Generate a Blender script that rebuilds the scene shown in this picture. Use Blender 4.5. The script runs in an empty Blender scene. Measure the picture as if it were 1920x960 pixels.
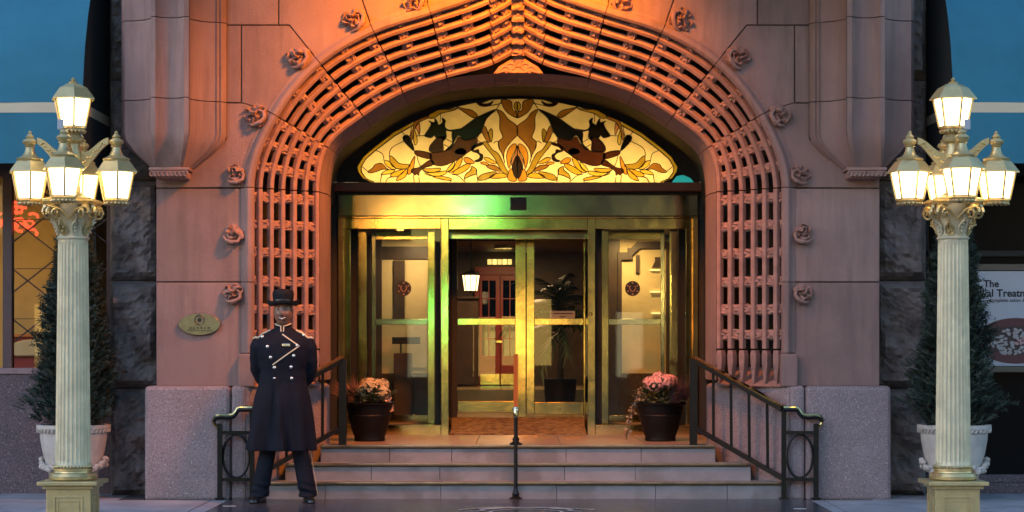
import bpy, bmesh, math, random
from mathutils import Vector, Matrix, noise
from mathutils.bvhtree import BVHTree
random.seed(7)
scene = bpy.context.scene
COL = scene.collection
R = math.radians

# ------------------------------------------------------------------ camera
F, D, H, YH, VX, CX = 4000.0, 19.35, 1.384, 650.0, 975.0, 0.0387
cam = bpy.data.cameras.new('camera'); cam_o = bpy.data.objects.new('camera', cam); COL.objects.link(cam_o)
cam.sensor_width = 36.0; cam.lens = F / 1920 * 36.0
cam.shift_y = (YH - 480) / 1920; cam.shift_x = -(VX - 960) / 1920
cam.clip_end = 500; cam.clip_start = 0.1
cam_o.location = (CX, -D, H); cam_o.rotation_euler = (R(90), 0, 0)
scene.camera = cam_o

# ------------------------------------------------------------------ sky, sun, exposure
world = bpy.data.worlds.new('World'); scene.world = world; world.use_nodes = True
wn = world.node_tree.nodes; wl = world.node_tree.links
bg = wn['Background']; sky = wn.new('ShaderNodeTexSky'); sky.sky_type = 'NISHITA'
sky.sun_disc = False; sky.sun_elevation = R(2.0); sky.sun_rotation = R(215); sky.altitude = 100
sky.air_density = 1.0; sky.dust_density = 0.6; sky.ozone_density = 2.5
wl.new(sky.outputs['Color'], bg.inputs['Color']); bg.inputs['Strength'].default_value = 0.125
sun = bpy.data.lights.new('sun', 'SUN'); sun_o = bpy.data.objects.new('sun', sun); COL.objects.link(sun_o)
sun.energy = 0.045; sun.angle = R(50); sun.color = (0.86, 0.84, 1.0)
sun_o.location = (-20, -40, 40); sun_o.rotation_euler = (R(52), 0, R(-48))
scene.view_settings.view_transform = 'Standard'; scene.view_settings.look = 'None'
EXPO = 3.8; K = 2.0**-EXPO   # K: lamps are given for exposure 0 and scaled with it
scene.view_settings.exposure = EXPO; scene.view_settings.gamma = 1.0
scene.cycles.max_bounces = 7; scene.cycles.transparent_max_bounces = 12
scene.cycles.sample_clamp_indirect = 4.0; scene.cycles.caustics_reflective = False; scene.cycles.caustics_refractive = False
scene.cycles.use_denoising = True

def P(px, py, Y):
    d = Y + D
    return Vector(((px - VX) * d / F + CX, Y, H + (YH - py) * d / F))
def PX(px, Y): return (px - VX) * (Y + D) / F + CX
def PZ(py, Y): return H + (YH - py) * (Y + D) / F

# ------------------------------------------------------------------ mesh helpers
class MB:
    def __init__(s): s.v = []; s.f = []
    def add(s, verts, faces):
        o = len(s.v); s.v += [Vector(v) for v in verts]; s.f += [tuple(i + o for i in f) for f in faces]; return s
    def box(s, x0, x1, y0, y1, z0, z1, bev=0):
        if bev <= 0:
            return s.add([(x0,y0,z0),(x1,y0,z0),(x1,y1,z0),(x0,y1,z0),(x0,y0,z1),(x1,y0,z1),(x1,y1,z1),(x0,y1,z1)],
                [(0,3,2,1),(4,5,6,7),(0,1,5,4),(1,2,6,5),(2,3,7,6),(3,0,4,7)])
        b = min(bev, (x1-x0)*.45, (y1-y0)*.45, (z1-z0)*.45)
        bm = bmesh.new(); bmesh.ops.create_cube(bm, size=1)
        for v in bm.verts:
            v.co = Vector((x0+(x1-x0)*(v.co.x+.5), y0+(y1-y0)*(v.co.y+.5), z0+(z1-z0)*(v.co.z+.5)))
        bmesh.ops.bevel(bm, geom=bm.edges[:], offset=b, segments=2, affect='EDGES', profile=.5)
        return s.addbm(bm)
    def addbm(s, bm):
        bm.verts.index_update(); s.add([v.co.copy() for v in bm.verts], [[v.index for v in f.verts] for f in bm.faces]); bm.free(); return s
    def bar(s, a, b, w, h=None, up=Vector((0,0,1))):
        a = Vector(a); b = Vector(b); h = h or w; t = (b-a).normalized(); x = t.cross(up)
        if x.length < 1e-4: x = t.cross(Vector((0,1,0)))
        x.normalize(); y = x.cross(t)
        vs = [p + x*(sx*w/2) + y*(sy*h/2) for p in (a, b) for sx, sy in ((-1,-1),(1,-1),(1,1),(-1,1))]
        return s.add(vs, [(0,1,2,3),(7,6,5,4),(0,4,5,1),(1,5,6,2),(2,6,7,3),(3,7,4,0)])
    def prism(s, poly, y0, y1, bev=0):
        """poly: list of (x, z); extruded from y0 (front) to y1 (back), front edge chamfered by bev"""
        a = sum(poly[i-1][0]*poly[i][1]-poly[i][0]*poly[i-1][1] for i in range(len(poly)))
        if a < 0: poly = poly[::-1]
        n = len(poly)
        if bev > 0:
            ins = inset(poly, bev)
            vs = [(x,y0,z) for x,z in ins]+[(x,y0+bev,z) for x,z in poly]+[(x,y1,z) for x,z in poly]
            fs = [tuple(range(n)), tuple(range(3*n-1, 2*n-1, -1))]
            for k in (0, n): fs += [(k+(i+1)%n, k+i, k+n+i, k+n+(i+1)%n) for i in range(n)]
        else:
            vs = [(x,y0,z) for x,z in poly]+[(x,y1,z) for x,z in poly]
            fs = [tuple(range(n)), tuple(range(2*n-1, n-1, -1))]+[((i+1)%n, i, n+i, n+(i+1)%n) for i in range(n)]
        return s.add(vs, fs)
    def lathe(s, prof, n=24, c=(0,0,0), flute=None):
        c = Vector(c); m = len(prof); vs = []
        for r, z in prof:
            for i in range(n):
                a = 2*math.pi*i/n; rr = r*(flute(i, z) if flute else 1)
                vs.append(c+Vector((rr*math.cos(a), rr*math.sin(a), z)))
        fs = [(k*n+i, k*n+(i+1)%n, (k+1)*n+(i+1)%n, (k+1)*n+i) for k in range(m-1) for i in range(n)]
        fs += [tuple(range(n-1,-1,-1)), tuple(range((m-1)*n, m*n))]
        return s.add(vs, fs)
    def tube(s, pts, r, n=8, closed=False):
        pts = [Vector(p) for p in pts]; m = len(pts); rr = r if isinstance(r, (list, tuple)) else [r]*m
        def tan(i):
            if closed: t = pts[(i+1)%m]-pts[i-1]
            else: t = pts[min(i+1,m-1)]-pts[max(i-1,0)]
            return t.normalized() if t.length > 1e-9 else Vector((0,0,1))
        t0 = tan(0); x = t0.orthogonal().normalized(); vs = []
        for i in range(m):
            t = tan(i); x = (x - t*x.dot(t))
            x = x.normalized() if x.length > 1e-6 else t.orthogonal().normalized()
            y = t.cross(x)
            for k in range(n):
                a = 2*math.pi*k/n; vs.append(pts[i]+(x*math.cos(a)+y*math.sin(a))*rr[i])
        fs = [(i*n+k, i*n+(k+1)%n, ((i+1)%m)*n+(k+1)%n, ((i+1)%m)*n+k) for i in range(m if closed else m-1) for k in range(n)]
        if not closed: fs += [tuple(range(n-1,-1,-1)), tuple(range((m-1)*n, m*n))]
        return s.add(vs, fs)
    def loft(s, rings, cap=True):
        n = len(rings[0]); vs = [v for r in rings for v in r]
        fs = [(i*n+k, i*n+(k+1)%n, (i+1)*n+(k+1)%n, (i+1)*n+k) for i in range(len(rings)-1) for k in range(n)]
        if cap: fs += [tuple(range(n-1,-1,-1)), tuple(range((len(rings)-1)*n, len(rings)*n))]
        return s.add(vs, fs)
    def strip(s, rows, thick=None):
        m = len(rows[0]); vs = [v for r in rows for v in r]
        return s.add(vs, [(i*m+k, i*m+k+1, (i+1)*m+k+1, (i+1)*m+k) for i in range(len(rows)-1) for k in range(m-1)])
    def ball(s, c, r, n=8, m=6, sc=(1,1,1)):
        prof = [(math.sin(math.pi*(k+.02)/(m+.04)), -math.cos(math.pi*(k+.02)/(m+.04))) for k in range(m+1)]
        c = Vector(c); vs = [c+Vector((p*r*math.cos(2*math.pi*i/n)*sc[0], p*r*math.sin(2*math.pi*i/n)*sc[1], z*r*sc[2])) for p, z in prof for i in range(n)]
        fs = [(k*n+i, k*n+(i+1)%n, (k+1)*n+(i+1)%n, (k+1)*n+i) for k in range(m) for i in range(n)]
        fs += [tuple(range(n-1,-1,-1)), tuple(range(m*n, (m+1)*n))]
        return s.add(vs, fs)
    def xf(s, M):
        s.v = [M @ v for v in s.v]; return s
    def merge(s, o): return s.add(o.v, o.f)
    def mesh(s, name, mat, org=Vector((0,0,0)), smooth=False, fix=True):
        me = bpy.data.meshes.new(name); me.from_pydata([tuple(v-org) for v in s.v], [], s.f)
        if fix:
            bm = bmesh.new(); bm.from_mesh(me); bmesh.ops.recalc_face_normals(bm, faces=bm.faces[:]); bm.to_mesh(me); bm.free()
        if mat: me.materials.append(mat)
        if smooth:
            me.polygons.foreach_set('use_smooth', [True]*len(me.polygons))
            if smooth != 2: me.set_sharp_from_angle(angle=R(38))
        me.update(); return me

def inset(poly, d):
    n = len(poly); out = []
    for i in range(n):
        p0 = Vector(poly[i-1]); p1 = Vector(poly[i]); p2 = Vector(poly[(i+1)%n])
        e1 = (p1-p0).normalized(); e2 = (p2-p1).normalized()
        n1 = Vector((-e1.y, e1.x)); n2 = Vector((-e2.y, e2.x)); b = n1+n2
        if b.length < 1e-5: out.append(tuple(p1+n1*d)); continue
        b.normalize(); out.append(tuple(p1 + b*min(d/max(b.dot(n1), .35), d*2.5)))
    return out
def ccw(poly):
    a = sum(poly[i-1][0]*poly[i][1]-poly[i][0]*poly[i-1][1] for i in range(len(poly)))
    return poly if a > 0 else poly[::-1]

W = {}
def reg(o, parent, wloc, M=None):
    COL.objects.link(o); wl_ = Vector(wloc)
    if parent is not None:
        o.parent = parent; base = W[parent.name]
    else: base = Vector((0,0,0))
    if M is None: o.location = wl_-base
    else: o.matrix_basis = Matrix.Translation(-base) @ M
    W[o.name] = wl_; return o
def thing(name, label, cat, loc, group=None):
    o = bpy.data.objects.new(name, None); o.empty_display_size = .1
    o['label'] = label; o['category'] = cat
    if group: o['group'] = group
    return reg(o, None, loc)
def obj(name, mb, mat, parent=None, smooth=False, label=None, cat=None, kind=None, group=None, fix=True, org=None):
    """one mesh object; world-space verts; origin at its parent's origin"""
    if org is None: org = W[parent.name] if parent is not None else Vector((0,0,0))
    me = mb.mesh(name, mat, Vector(org), smooth, fix)
    o = bpy.data.objects.new(name, me); reg(o, parent, org)
    if label: o['label'] = label
    if cat: o['category'] = cat
    if kind: o['kind'] = kind
    if group: o['group'] = group
    return o
def inst(name, me, parent, M, label=None):
    o = bpy.data.objects.new(name, me); reg(o, parent, M.translation, M)
    if label: o['label'] = label
    return o
def frame(o, x, y, z):
    return Matrix(((x[0],y[0],z[0],o[0]),(x[1],y[1],z[1],o[1]),(x[2],y[2],z[2],o[2]),(0,0,0,1)))

# ------------------------------------------------------------------ materials
def mat(name, col, rough=.6, metal=0, var=0, vscale=4, bump=0, bscale=30, spec=.5, rnd=0, col2=None, speck=None, aniso=0, rvar=0, blotch=None, obj_space=False, streak=0):
    m = bpy.data.materials.new(name); m.use_nodes = True; nt = m.node_tree; N = nt.nodes; L = nt.links
    b = N['Principled BSDF']; b.inputs['Roughness'].default_value = rough; b.inputs['Metallic'].default_value = metal
    b.inputs['Specular IOR Level'].default_value = spec
    if obj_space: co = N.new('ShaderNodeTexCoord').outputs['Object']
    else: co = N.new('ShaderNodeNewGeometry').outputs['Position']
    def nz(scale, detail=5, rg=.6, vec=None):
        n = N.new('ShaderNodeTexNoise'); n.inputs['Scale'].default_value = scale; n.inputs['Detail'].default_value = detail
        n.inputs['Roughness'].default_value = rg; L.new(vec or co, n.inputs['Vector']); return n.outputs['Fac']
    def ramp(fac, a, bb, c0=(0,0,0,1), c1=(1,1,1,1)):
        r = N.new('ShaderNodeValToRGB'); r.color_ramp.elements[0].position = a; r.color_ramp.elements[1].position = bb
        r.color_ramp.elements[0].color = c0; r.color_ramp.elements[1].color = c1; L.new(fac, r.inputs['Fac']); return r.outputs['Color']
    def mix(fac, a, bb, mode='MIX'):
        x = N.new('ShaderNodeMix'); x.data_type = 'RGBA'; x.blend_type = mode
        for s, v in ((x.inputs[0], fac), (x.inputs[6], a), (x.inputs[7], bb)):
            if isinstance(v, (int, float)): s.default_value = v
            elif isinstance(v, tuple): s.default_value = v if len(v) == 4 else (*v, 1)
            else: L.new(v, s)
        return x.outputs[2]
    c = (*col, 1)
    if var:
        c2 = col2 or tuple(x*(1-var) for x in col)
        c = mix(ramp(nz(vscale), .36, .66), c, (*c2, 1))
    if streak:
        mp = N.new('ShaderNodeMapping'); mp.inputs['Scale'].default_value = (5, 5, .5); L.new(co, mp.inputs['Vector'])
        c = mix(ramp(nz(2.2, 6, .65, mp.outputs['Vector']), .45, .75, (0,0,0,1), (streak,)*3+(1,)), c, tuple(x*.55 for x in col))
    if blotch:
        c = mix(ramp(nz(blotch[0], 3), .5, .62), c, (*blotch[1], 1))
    if speck:
        for sc, cc, th in speck:
            v = N.new('ShaderNodeTexVoronoi'); v.inputs['Scale'].default_value = sc; L.new(co, v.inputs['Vector'])
            f = ramp(v.outputs['Color'], th, th+.04)
            c = mix(f, c, (*cc, 1))
    if rnd:
        oi = N.new('ShaderNodeObjectInfo'); mr = N.new('ShaderNodeMapRange')
        mr.inputs['To Min'].default_value = 1-rnd; mr.inputs['To Max'].default_value = 1+rnd; L.new(oi.outputs['Random'], mr.inputs['Value'])
        hs = N.new('ShaderNodeHueSaturation'); L.new(mr.outputs['Result'], hs.inputs['Value'])
        if isinstance(c, tuple): hs.inputs['Color'].default_value = c
        else: L.new(c, hs.inputs['Color'])
        c = hs.outputs['Color']
    if aniso: b.inputs['Anisotropic'].default_value = aniso; b.inputs['Anisotropic Rotation'].default_value = .25
    if isinstance(c, tuple): b.inputs['Base Color'].default_value = c
    else: L.new(c, b.inputs['Base Color'])
    if rvar:
        mr = N.new('ShaderNodeMapRange'); mr.inputs['To Min'].default_value = max(.02, rough-rvar); mr.inputs['To Max'].default_value = rough+rvar
        L.new(nz(vscale*2.5, 6), mr.inputs['Value']); L.new(mr.outputs['Result'], b.inputs['Roughness'])
    if bump:
        bp = N.new('ShaderNodeBump'); bp.inputs['Strength'].default_value = bump; bp.inputs['Distance'].default_value = .02
        L.new(nz(bscale, 6, .65), bp.inputs['Height']); L.new(bp.outputs['Normal'], b.inputs['Normal'])
    return m
def emit(name, col, strength):
    m = bpy.data.materials.new(name); m.use_nodes = True; N = m.node_tree.nodes; b = N['Principled BSDF']
    b.inputs['Base Color'].default_value = (*[min(1, x*.8) for x in col], 1); b.inputs['Emission Color'].default_value = (*col, 1)
    b.inputs['Emission Strength'].default_value = strength*K; b.inputs['Roughness'].default_value = .3
    return m
def glass(name, tint=(1,1,1), ior=1.5, rough=.0, spec=1.0):
    m = bpy.data.materials.new(name); m.use_nodes = True; nt = m.node_tree; N = nt.nodes; L = nt.links
    N.remove(N['Principled BSDF']); out = N['Material Output']
    t = N.new('ShaderNodeBsdfTransparent'); t.inputs['Color'].default_value = (*tint, 1)
    g = N.new('ShaderNodeBsdfGlossy'); g.inputs['Roughness'].default_value = rough; g.inputs['Color'].default_value = (spec,)*3+(1,)
    fr = N.new('ShaderNodeFresnel'); fr.inputs['IOR'].default_value = ior; mx = N.new('ShaderNodeMixShader')
    L.new(fr.outputs[0], mx.inputs[0]); L.new(t.outputs[0], mx.inputs[1]); L.new(g.outputs[0], mx.inputs[2]); L.new(mx.outputs[0], out.inputs['Surface'])
    return m
def stained(name, col):
    m = bpy.data.materials.new(name); m.use_nodes = True; nt = m.node_tree; N = nt.nodes; L = nt.links
    N.remove(N['Principled BSDF']); out = N['Material Output']; geo = N.new('ShaderNodeNewGeometry')
    n = N.new('ShaderNodeTexNoise'); n.inputs['Scale'].default_value = 9; n.inputs['Detail'].default_value = 5; L.new(geo.outputs['Position'], n.inputs['Vector'])
    mx = N.new('ShaderNodeMix'); mx.data_type = 'RGBA'; L.new(n.outputs['Fac'], mx.inputs[0])
    mx.inputs[6].default_value = (*col, 1); mx.inputs[7].default_value = (*[x*.62 for x in col], 1)
    t = N.new('ShaderNodeBsdfTranslucent'); L.new(mx.outputs[2], t.inputs['Color'])
    g = N.new('ShaderNodeBsdfGlossy'); g.inputs['Roughness'].default_value = .12; a = N.new('ShaderNodeMixShader'); a.inputs[0].default_value = .03
    L.new(t.outputs[0], a.inputs[1]); L.new(g.outputs[0], a.inputs[2]); L.new(a.outputs[0], out.inputs['Surface'])
    return m

SAND = (.29,.183,.165)
M = {}
M['stone'] = mat('pink_sandstone', SAND, .85, var=.26, vscale=1.6, bump=.3, bscale=55, rnd=.13, streak=.8, blotch=(.9,(.24,.15,.138)))
M['carve'] = mat('carved_sandstone', (.33,.19,.16), .85, var=.25, vscale=12, bump=.35, bscale=60, rnd=.08)
M['mortar'] = mat('dark_mortar', (.06,.05,.05), .95, var=.3, vscale=8)
M['cavity'] = mat('cavity_shade_backing', (.012,.011,.011), .95, var=.3, vscale=4)  # sheet behind the lattice, cavity shade painted in as near black
M['granite'] = mat('pink_granite', (.30,.23,.24), .72, var=.18, vscale=3, bump=.5, bscale=90, rnd=.06, speck=[(210,(.10,.08,.09),.76),(120,(.40,.34,.34),.84)])
M['rock'] = mat('rough_dark_stone', (.22,.18,.175), .9, var=.55, vscale=5, bump=.9, bscale=22, rnd=.12)
M['panel_granite'] = mat('speckled_dark_granite', (.13,.09,.11), .45, var=.2, vscale=5, rnd=.05, speck=[(120,(.05,.04,.05),.6),(90,(.25,.19,.22),.82)])
M['step'] = mat('step_stone', (.25,.235,.245), .5, var=.22, vscale=5, blotch=(2.6,(.17,.155,.155)), speck=[(26,(.12,.11,.11),.93)], bump=.1, bscale=70, rnd=.07, rvar=.12)
M['landing'] = mat('landing_tile', (.30,.22,.17), .4, var=.25, vscale=4, rnd=.06, rvar=.12)
M['pave'] = mat('pavement_stone', (.36,.35,.38), .55, var=.3, vscale=2.5, blotch=(1.7,(.24,.235,.26)), speck=[(14,(.16,.155,.16),.95)], bump=.15, bscale=50, rnd=.06, rvar=.15)
M['mat_dark'] = mat('dark_polished_stone', (.07,.07,.085), .22, var=.3, vscale=6, rvar=.12)
M['inlay'] = mat('pale_inlay', (.45,.44,.44), .5, var=.3, vscale=25)
M['brass'] = mat('aged_brass', (.72,.56,.23), .10, 1, var=.3, vscale=4, rvar=.06, bump=.05, bscale=3.2)
M['steel'] = mat('dull_bronze_sheet', (.42,.38,.26), .11, 1, var=.2, vscale=1.5, rvar=.08)
M['nosing'] = mat('worn_brass_nosing', (.36,.25,.15), .36, 1, var=.35, vscale=6, rvar=.12)
M['black'] = mat('black_iron', (.006,.006,.007), .34, 0, spec=.3, rvar=.1, bump=.1, bscale=60)
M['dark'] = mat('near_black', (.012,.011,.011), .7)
M['wood_dark'] = mat('dark_wood', (.055,.028,.018), .45, var=.4, vscale=6)
M['wood_red'] = mat('red_brown_bar', (.17,.05,.03), .5, var=.3, vscale=8)
M['red_door'] = mat('red_painted_door', (.33,.035,.03), .4, var=.15, vscale=4)
M['cream'] = mat('cream_wall', (.62,.47,.25), .6, var=.18, vscale=2.5)
M['ochre'] = mat('ochre_wall', (.62,.40,.13), .7, var=.2, vscale=3)
M['marble'] = mat('lobby_floor', (.34,.25,.15), .2, var=.3, vscale=2)
M['carpet'] = mat('patterned_carpet', (.34,.26,.12), .95, var=.9, vscale=13, col2=(.10,.05,.03), bump=.3, bscale=200)
M['lamp_paint'] = mat('cream_gold_paint', (.55,.43,.21), .36, .45, var=.2, vscale=9, rvar=.1, bump=.05, bscale=80)
M['lamp_shaft'] = mat('silver_cream_paint', (.68,.59,.40), .40, .2, var=.2, vscale=7, rvar=.1, bump=.12, bscale=60, streak=.65, blotch=(5,(.50,.44,.30)))
M['lamp_gold'] = mat('gold_paint', (.70,.52,.24), .33, .65, var=.3, vscale=14, rvar=.1)
M['terra'] = mat('pale_planter', (.55,.49,.44), .75, var=.25, vscale=7, bump=.2, bscale=50, streak=.35)
M['pot'] = mat('dark_pot', (.006,.006,.006), .5, spec=.2, var=.4, vscale=6, rvar=.1)
M['soil'] = mat('soil', (.03,.02,.015), .95, bump=.6, bscale=60)
M['awning'] = mat('blue_canvas', (.024,.165,.255), .85, var=.2, vscale=1.2, bump=.15, bscale=120)
M['awning_shade'] = mat('shaded_canvas', (.008,.012,.016), .95)  # side canvas of the awnings, its shade painted in as near black
M['stripe'] = mat('cream_stripe', (.55,.47,.34), .85)
M['wframe'] = mat('window_frame_paint', (.10,.06,.065), .5, var=.2, vscale=9)
M['sillp'] = mat('pinkish_sill', (.30,.20,.21), .6, var=.2, vscale=9)
M['glass'] = glass('clear_glass', (.96,.97,.96), 1.42, 0, .55)
M['glass_dark'] = glass('tinted_glass', (.25,.26,.28), 1.5, 0)
M['cloth'] = mat('navy_black_wool', (.0058,.0072,.016), .8, bump=.25, bscale=350, obj_space=True, spec=.25, var=.3, vscale=9)
M['felt'] = mat('black_felt', (.005,.0055,.009), .75, bump=.15, bscale=300, obj_space=True, spec=.3)
M['braid'] = mat('gold_white_braid', (.72,.60,.40), .5, .1)
M['silver'] = mat('silver_button', (.75,.74,.70), .25, .9)
M['skin'] = mat('dark_brown_skin', (.26,.125,.08), .34, var=.2, vscale=25, obj_space=True, spec=.5)
M['lip'] = mat('lip', (.14,.045,.04), .4)
M['white'] = mat('white_enamel', (.78,.76,.72), .35)
M['leather'] = mat('black_leather', (.012,.012,.013), .22)
M['leaf'] = mat('evergreen_needles', (.022,.042,.028), .7, var=.45, vscale=9, rnd=0)
M['leaf2'] = mat('garden_leaf', (.035,.06,.02), .6, var=.4, vscale=20)
M['bark'] = mat('bark', (.06,.04,.03), .9, bump=.6, bscale=30)
M['petal_pink'] = mat('pink_petal', (.62,.24,.27), .7, var=.5, vscale=30, col2=(.70,.44,.33))
M['petal_peach'] = mat('peach_petal', (.66,.40,.24), .7, var=.5, vscale=30, col2=(.60,.30,.22))
M['petal_white'] = mat('cream_petal', (.62,.52,.33), .7, var=.4, vscale=30, col2=(.45,.32,.14))
M['grass'] = mat('bronze_grass', (.23,.10,.06), .7, var=.4, vscale=14)
M['grass2'] = mat('purple_grass', (.14,.06,.06), .7, var=.4, vscale=14)
M['plaque'] = mat('plaque_brass', (.40,.36,.24), .33, 1, var=.25, vscale=20, rvar=.1)
M['ink'] = mat('black_ink', (.01,.01,.012), .6)
M['poster'] = mat('poster_paper', (.42,.43,.49), .5)
M['paper'] = mat('white_paper', (.38,.37,.33), .6)
M['bowl'] = mat('printed_bowl', (.10,.03,.03), .5)
M['petalw'] = mat('printed_petals', (.42,.38,.37), .6, var=.3, vscale=60)
M['skinp'] = mat('printed_pink', (.5,.28,.26), .6)
M['asphalt'] = mat('asphalt', (.05,.05,.052), .8, var=.3, vscale=3)
M['far_wall'] = mat('brown_brick_across', (.14,.10,.09), .9, var=.3, vscale=.6)
M['lantern_glass'] = emit('lit_milk_glass', (1.0,.76,.38), 7.5)
M['neon'] = emit('red_neon', (1.0,.09,.03), 2.0)
# ------------------------------------------------------------------ ground and street
XC = .02
def mirx(v): return Vector((2*XC - v[0], v[1], v[2]))
g = MB().add([(-160,-160,-.16),(160,-160,-.16),(160,160,-.16),(-160,160,-.16)], [(0,1,2,3)])
obj('road', g, M['asphalt'], kind='structure')
pv = MB(); pv.box(-40, 40, -5.2, 12, -.3, -.004)
pave = obj('pavement', pv, M['mortar'], kind='structure')
# slabs of the pavement that are in view
xs = [-6.6,-5.3,-4.05,-2.75,-1.4,0,1.4,2.78,4.02,5.3,6.6]; ysl = [1.2,-.12,-1.55,-3.1,-5.2]
for j in range(len(ysl)-1):
    off = .0 if j % 2 else .45
    for i in range(len(xs)-1):
        x0, x1 = xs[i]+off, xs[i+1]+off
        y1, y0 = ysl[j], ysl[j+1]
        if j == 0 and x1 > -3.2 and x0 < 3.2: continue
        obj('paving_slab', MB().box(x0+.005, x1-.005, y0+.005, y1-.005, -.05, random.uniform(-.0015,.0015), .004), M['pave'], pave)
EM = Vector((0.03,-1.3,.004))
mt = thing('entrance_mat', 'dark polished paving panel with pale crest at the foot of the steps', 'paving panel', EM)
poly = []
hx, hy, rc = 2.62, 1.27, .22
for cx_, cy_, a0 in ((hx-rc,hy-rc,0),(-hx+rc,hy-rc,90),(-hx+rc,-hy+rc,180),(hx-rc,-hy+rc,270)):
    for k in range(7):
        a = R(a0+15*k); poly.append((EM.x+cx_+rc*math.cos(a), EM.y+cy_+rc*math.sin(a)))
n = len(poly)
obj('panel', MB().add([(x,y,.0045) for x,y in poly]+[(x,y,.0) for x,y in poly], [tuple(range(n))]+[(i,n+i,n+(i+1)%n,(i+1)%n) for i in range(n)]), M['mat_dark'], mt)
# crest: scrolling ribbon and bars of pale inlay
cr = MB()
def flat(pts, w, z=.0085):
    rows = []
    for i, p in enumerate(pts):
        a = Vector(pts[max(i-1,0)]); b = Vector(pts[min(i+1,len(pts)-1)]); t = (b-a).normalized(); nn = Vector((-t.y, t.x))*w/2
        rows.append([(p[0]+nn.x, p[1]+nn.y, z), (p[0]-nn.x, p[1]-nn.y, z)])
    cr.strip(rows)
cx_, cy_ = .09, -1.16
for sgn in (-1, 1):
    flat([(cx_+sgn*(.10+.36*k/8), cy_+.05*math.sin(k*.9)-.10*k/8) for k in range(9)], .075)
    flat([(cx_+sgn*(.46+.10*math.cos(k*.6)), cy_-.22+.12*math.sin(k*.6)) for k in range(9)], .04)
    flat([(cx_+sgn*(.20+.06*k), cy_+.10-.06*k) for k in range(4)], .03)
    flat([(cx_+sgn*(.24+.06*k), cy_+.11-.06*k) for k in range(4)], .022)
flat([(cx_-.17,cy_+.08),(cx_+.17,cy_+.08)], .05)
flat([(cx_-.15,cy_+.0),(cx_+.15,cy_+.0)], .035)
flat([(cx_+.30*math.cos(R(10*k)), cy_-.42+.30*math.sin(R(10*k))) for k in range(37)], .03)
obj('crest', cr, M['inlay'], mt)
for px, py in ((430,950),(1500,955)):
    yy = F*H/(py-YH)-D; xx = PX(px, yy)
    obj('tape_mark', MB().box(xx-.055, xx+.055, yy-.02, yy+.02, .005, .0065), M['white'], mt)

# ------------------------------------------------------------------ hotel building
hotel = thing('hotel_building', 'pink sandstone hotel front with carved lattice archway around brass doors', 'building', (XC,0,0))
LAND = .462; RI = LAND/3; TR = .28
# lattice surface: stations along the left half of the arch (outer, inner) in the picture at their depths
YO, YI = .10, .72
SO = [(475,725),(475,352),(521,219),(602,121),(702,62),(808,27),(917,-12),(972,-42)]
SI = [(600,714),(600,360),(615,277),(682,219),(756,175),(838,147),(925,122),(972,97)]
SO = [P(x,y,YO) for x,y in SO]; SI = [P(x,y,YI) for x,y in SI]
SI[0].z = SO[0].z
for L_ in (SO, SI):
    L_[-1].x = XC
SB = [P(x,y,YI) for x,y in ((600,714),(600,360),(615,277),(682,219),(756,175),(838.5,148.5),(926,138.5),(972,137))]; SB[-1].x = XC
def hermite(pts, s, ogee=True):
    n = len(pts)-1; k = min(int(s), n-1); f = s-k
    u = [0]
    for i in range(n): u.append(u[-1]+(pts[i+1]-pts[i]).length)
    def m(i):
        if i == 0: return (pts[1]-pts[0])/(u[1]-u[0])
        if i == n: return (pts[n]-pts[n-1])/(u[n]-u[n-1]) if ogee else Vector((1,0,0))
        h0 = u[i]-u[i-1]; h1 = u[i+1]-u[i]; a = (pts[i]-pts[i-1])/h0; b = (pts[i+1]-pts[i])/h1
        if i == 1: return Vector((0,0,1))
        return (a*h1+b*h0)/(h0+h1)
    h = u[k+1]-u[k]; p0, p1, m0, m1 = pts[k], pts[k+1], m(k)*h, m(k+1)*h
    return p0*(2*f**3-3*f**2+1)+m0*(f**3-2*f**2+f)+p1*(-2*f**3+3*f**2)+m1*(f**3-f**2)
def S(s, t, h=0):
    o = hermite(SO, s); i = hermite(SI, s); p = o.lerp(i, t)
    if h:
        e = .02; a = hermite(SO, max(s-e,0)).lerp(hermite(SI, max(s-e,0)), t); b = hermite(SO, min(s+e,7)).lerp(hermite(SI, min(s+e,7)), t)
        nn = (i-o).cross(b-a).normalized()
        if nn.y > 0: nn = -nn
        p = p+nn*h
    return p
def Sframe(s, t):
    e = .02; a = S(max(s-e,0), t); b = S(min(s+e,7), t); T = (b-a).normalized(); X = (S(s,1)-S(s,0)).normalized()
    N_ = X.cross(T).normalized()
    if N_.y > 0: N_ = -N_
    X = T.cross(N_).normalized()
    return T, X, N_
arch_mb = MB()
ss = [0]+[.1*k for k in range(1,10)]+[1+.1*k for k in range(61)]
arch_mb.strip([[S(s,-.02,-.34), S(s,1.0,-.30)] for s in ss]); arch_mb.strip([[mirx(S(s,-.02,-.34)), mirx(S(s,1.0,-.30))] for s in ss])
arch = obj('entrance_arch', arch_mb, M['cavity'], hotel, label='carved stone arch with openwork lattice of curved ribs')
RT = [.10,.265,.435,.61,.785,.955]
GAP = .006
def seg_samples(a, b):
    n = max(3, int((b-a)*9)) if a >= 1 else 3
    return [a+(b-a)*i/n for i in range(n+1)]
segs = [(0,1)]+[(k,k+1) for k in range(1,7)]
prof = [(-.5,-1),(-.5,-.16),(-.36,0),(.36,0),(.5,-.16),(.5,-1)]
def sweep_rib(t, a, b, w, dep, lift):
    L0 = (S(b,t)-S(a,t)).length; ga = GAP/max(L0,.1)*(b-a)
    ss_ = seg_samples(a+ga, b-(ga if b < 7 else 0)); rings = []
    for s in ss_:
        T, X, N_ = Sframe(s, t); p = S(s, t)
        rings.append([p+X*(x*w)+N_*(lift+(y*dep)) for x, y in prof])
    return rings
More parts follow.
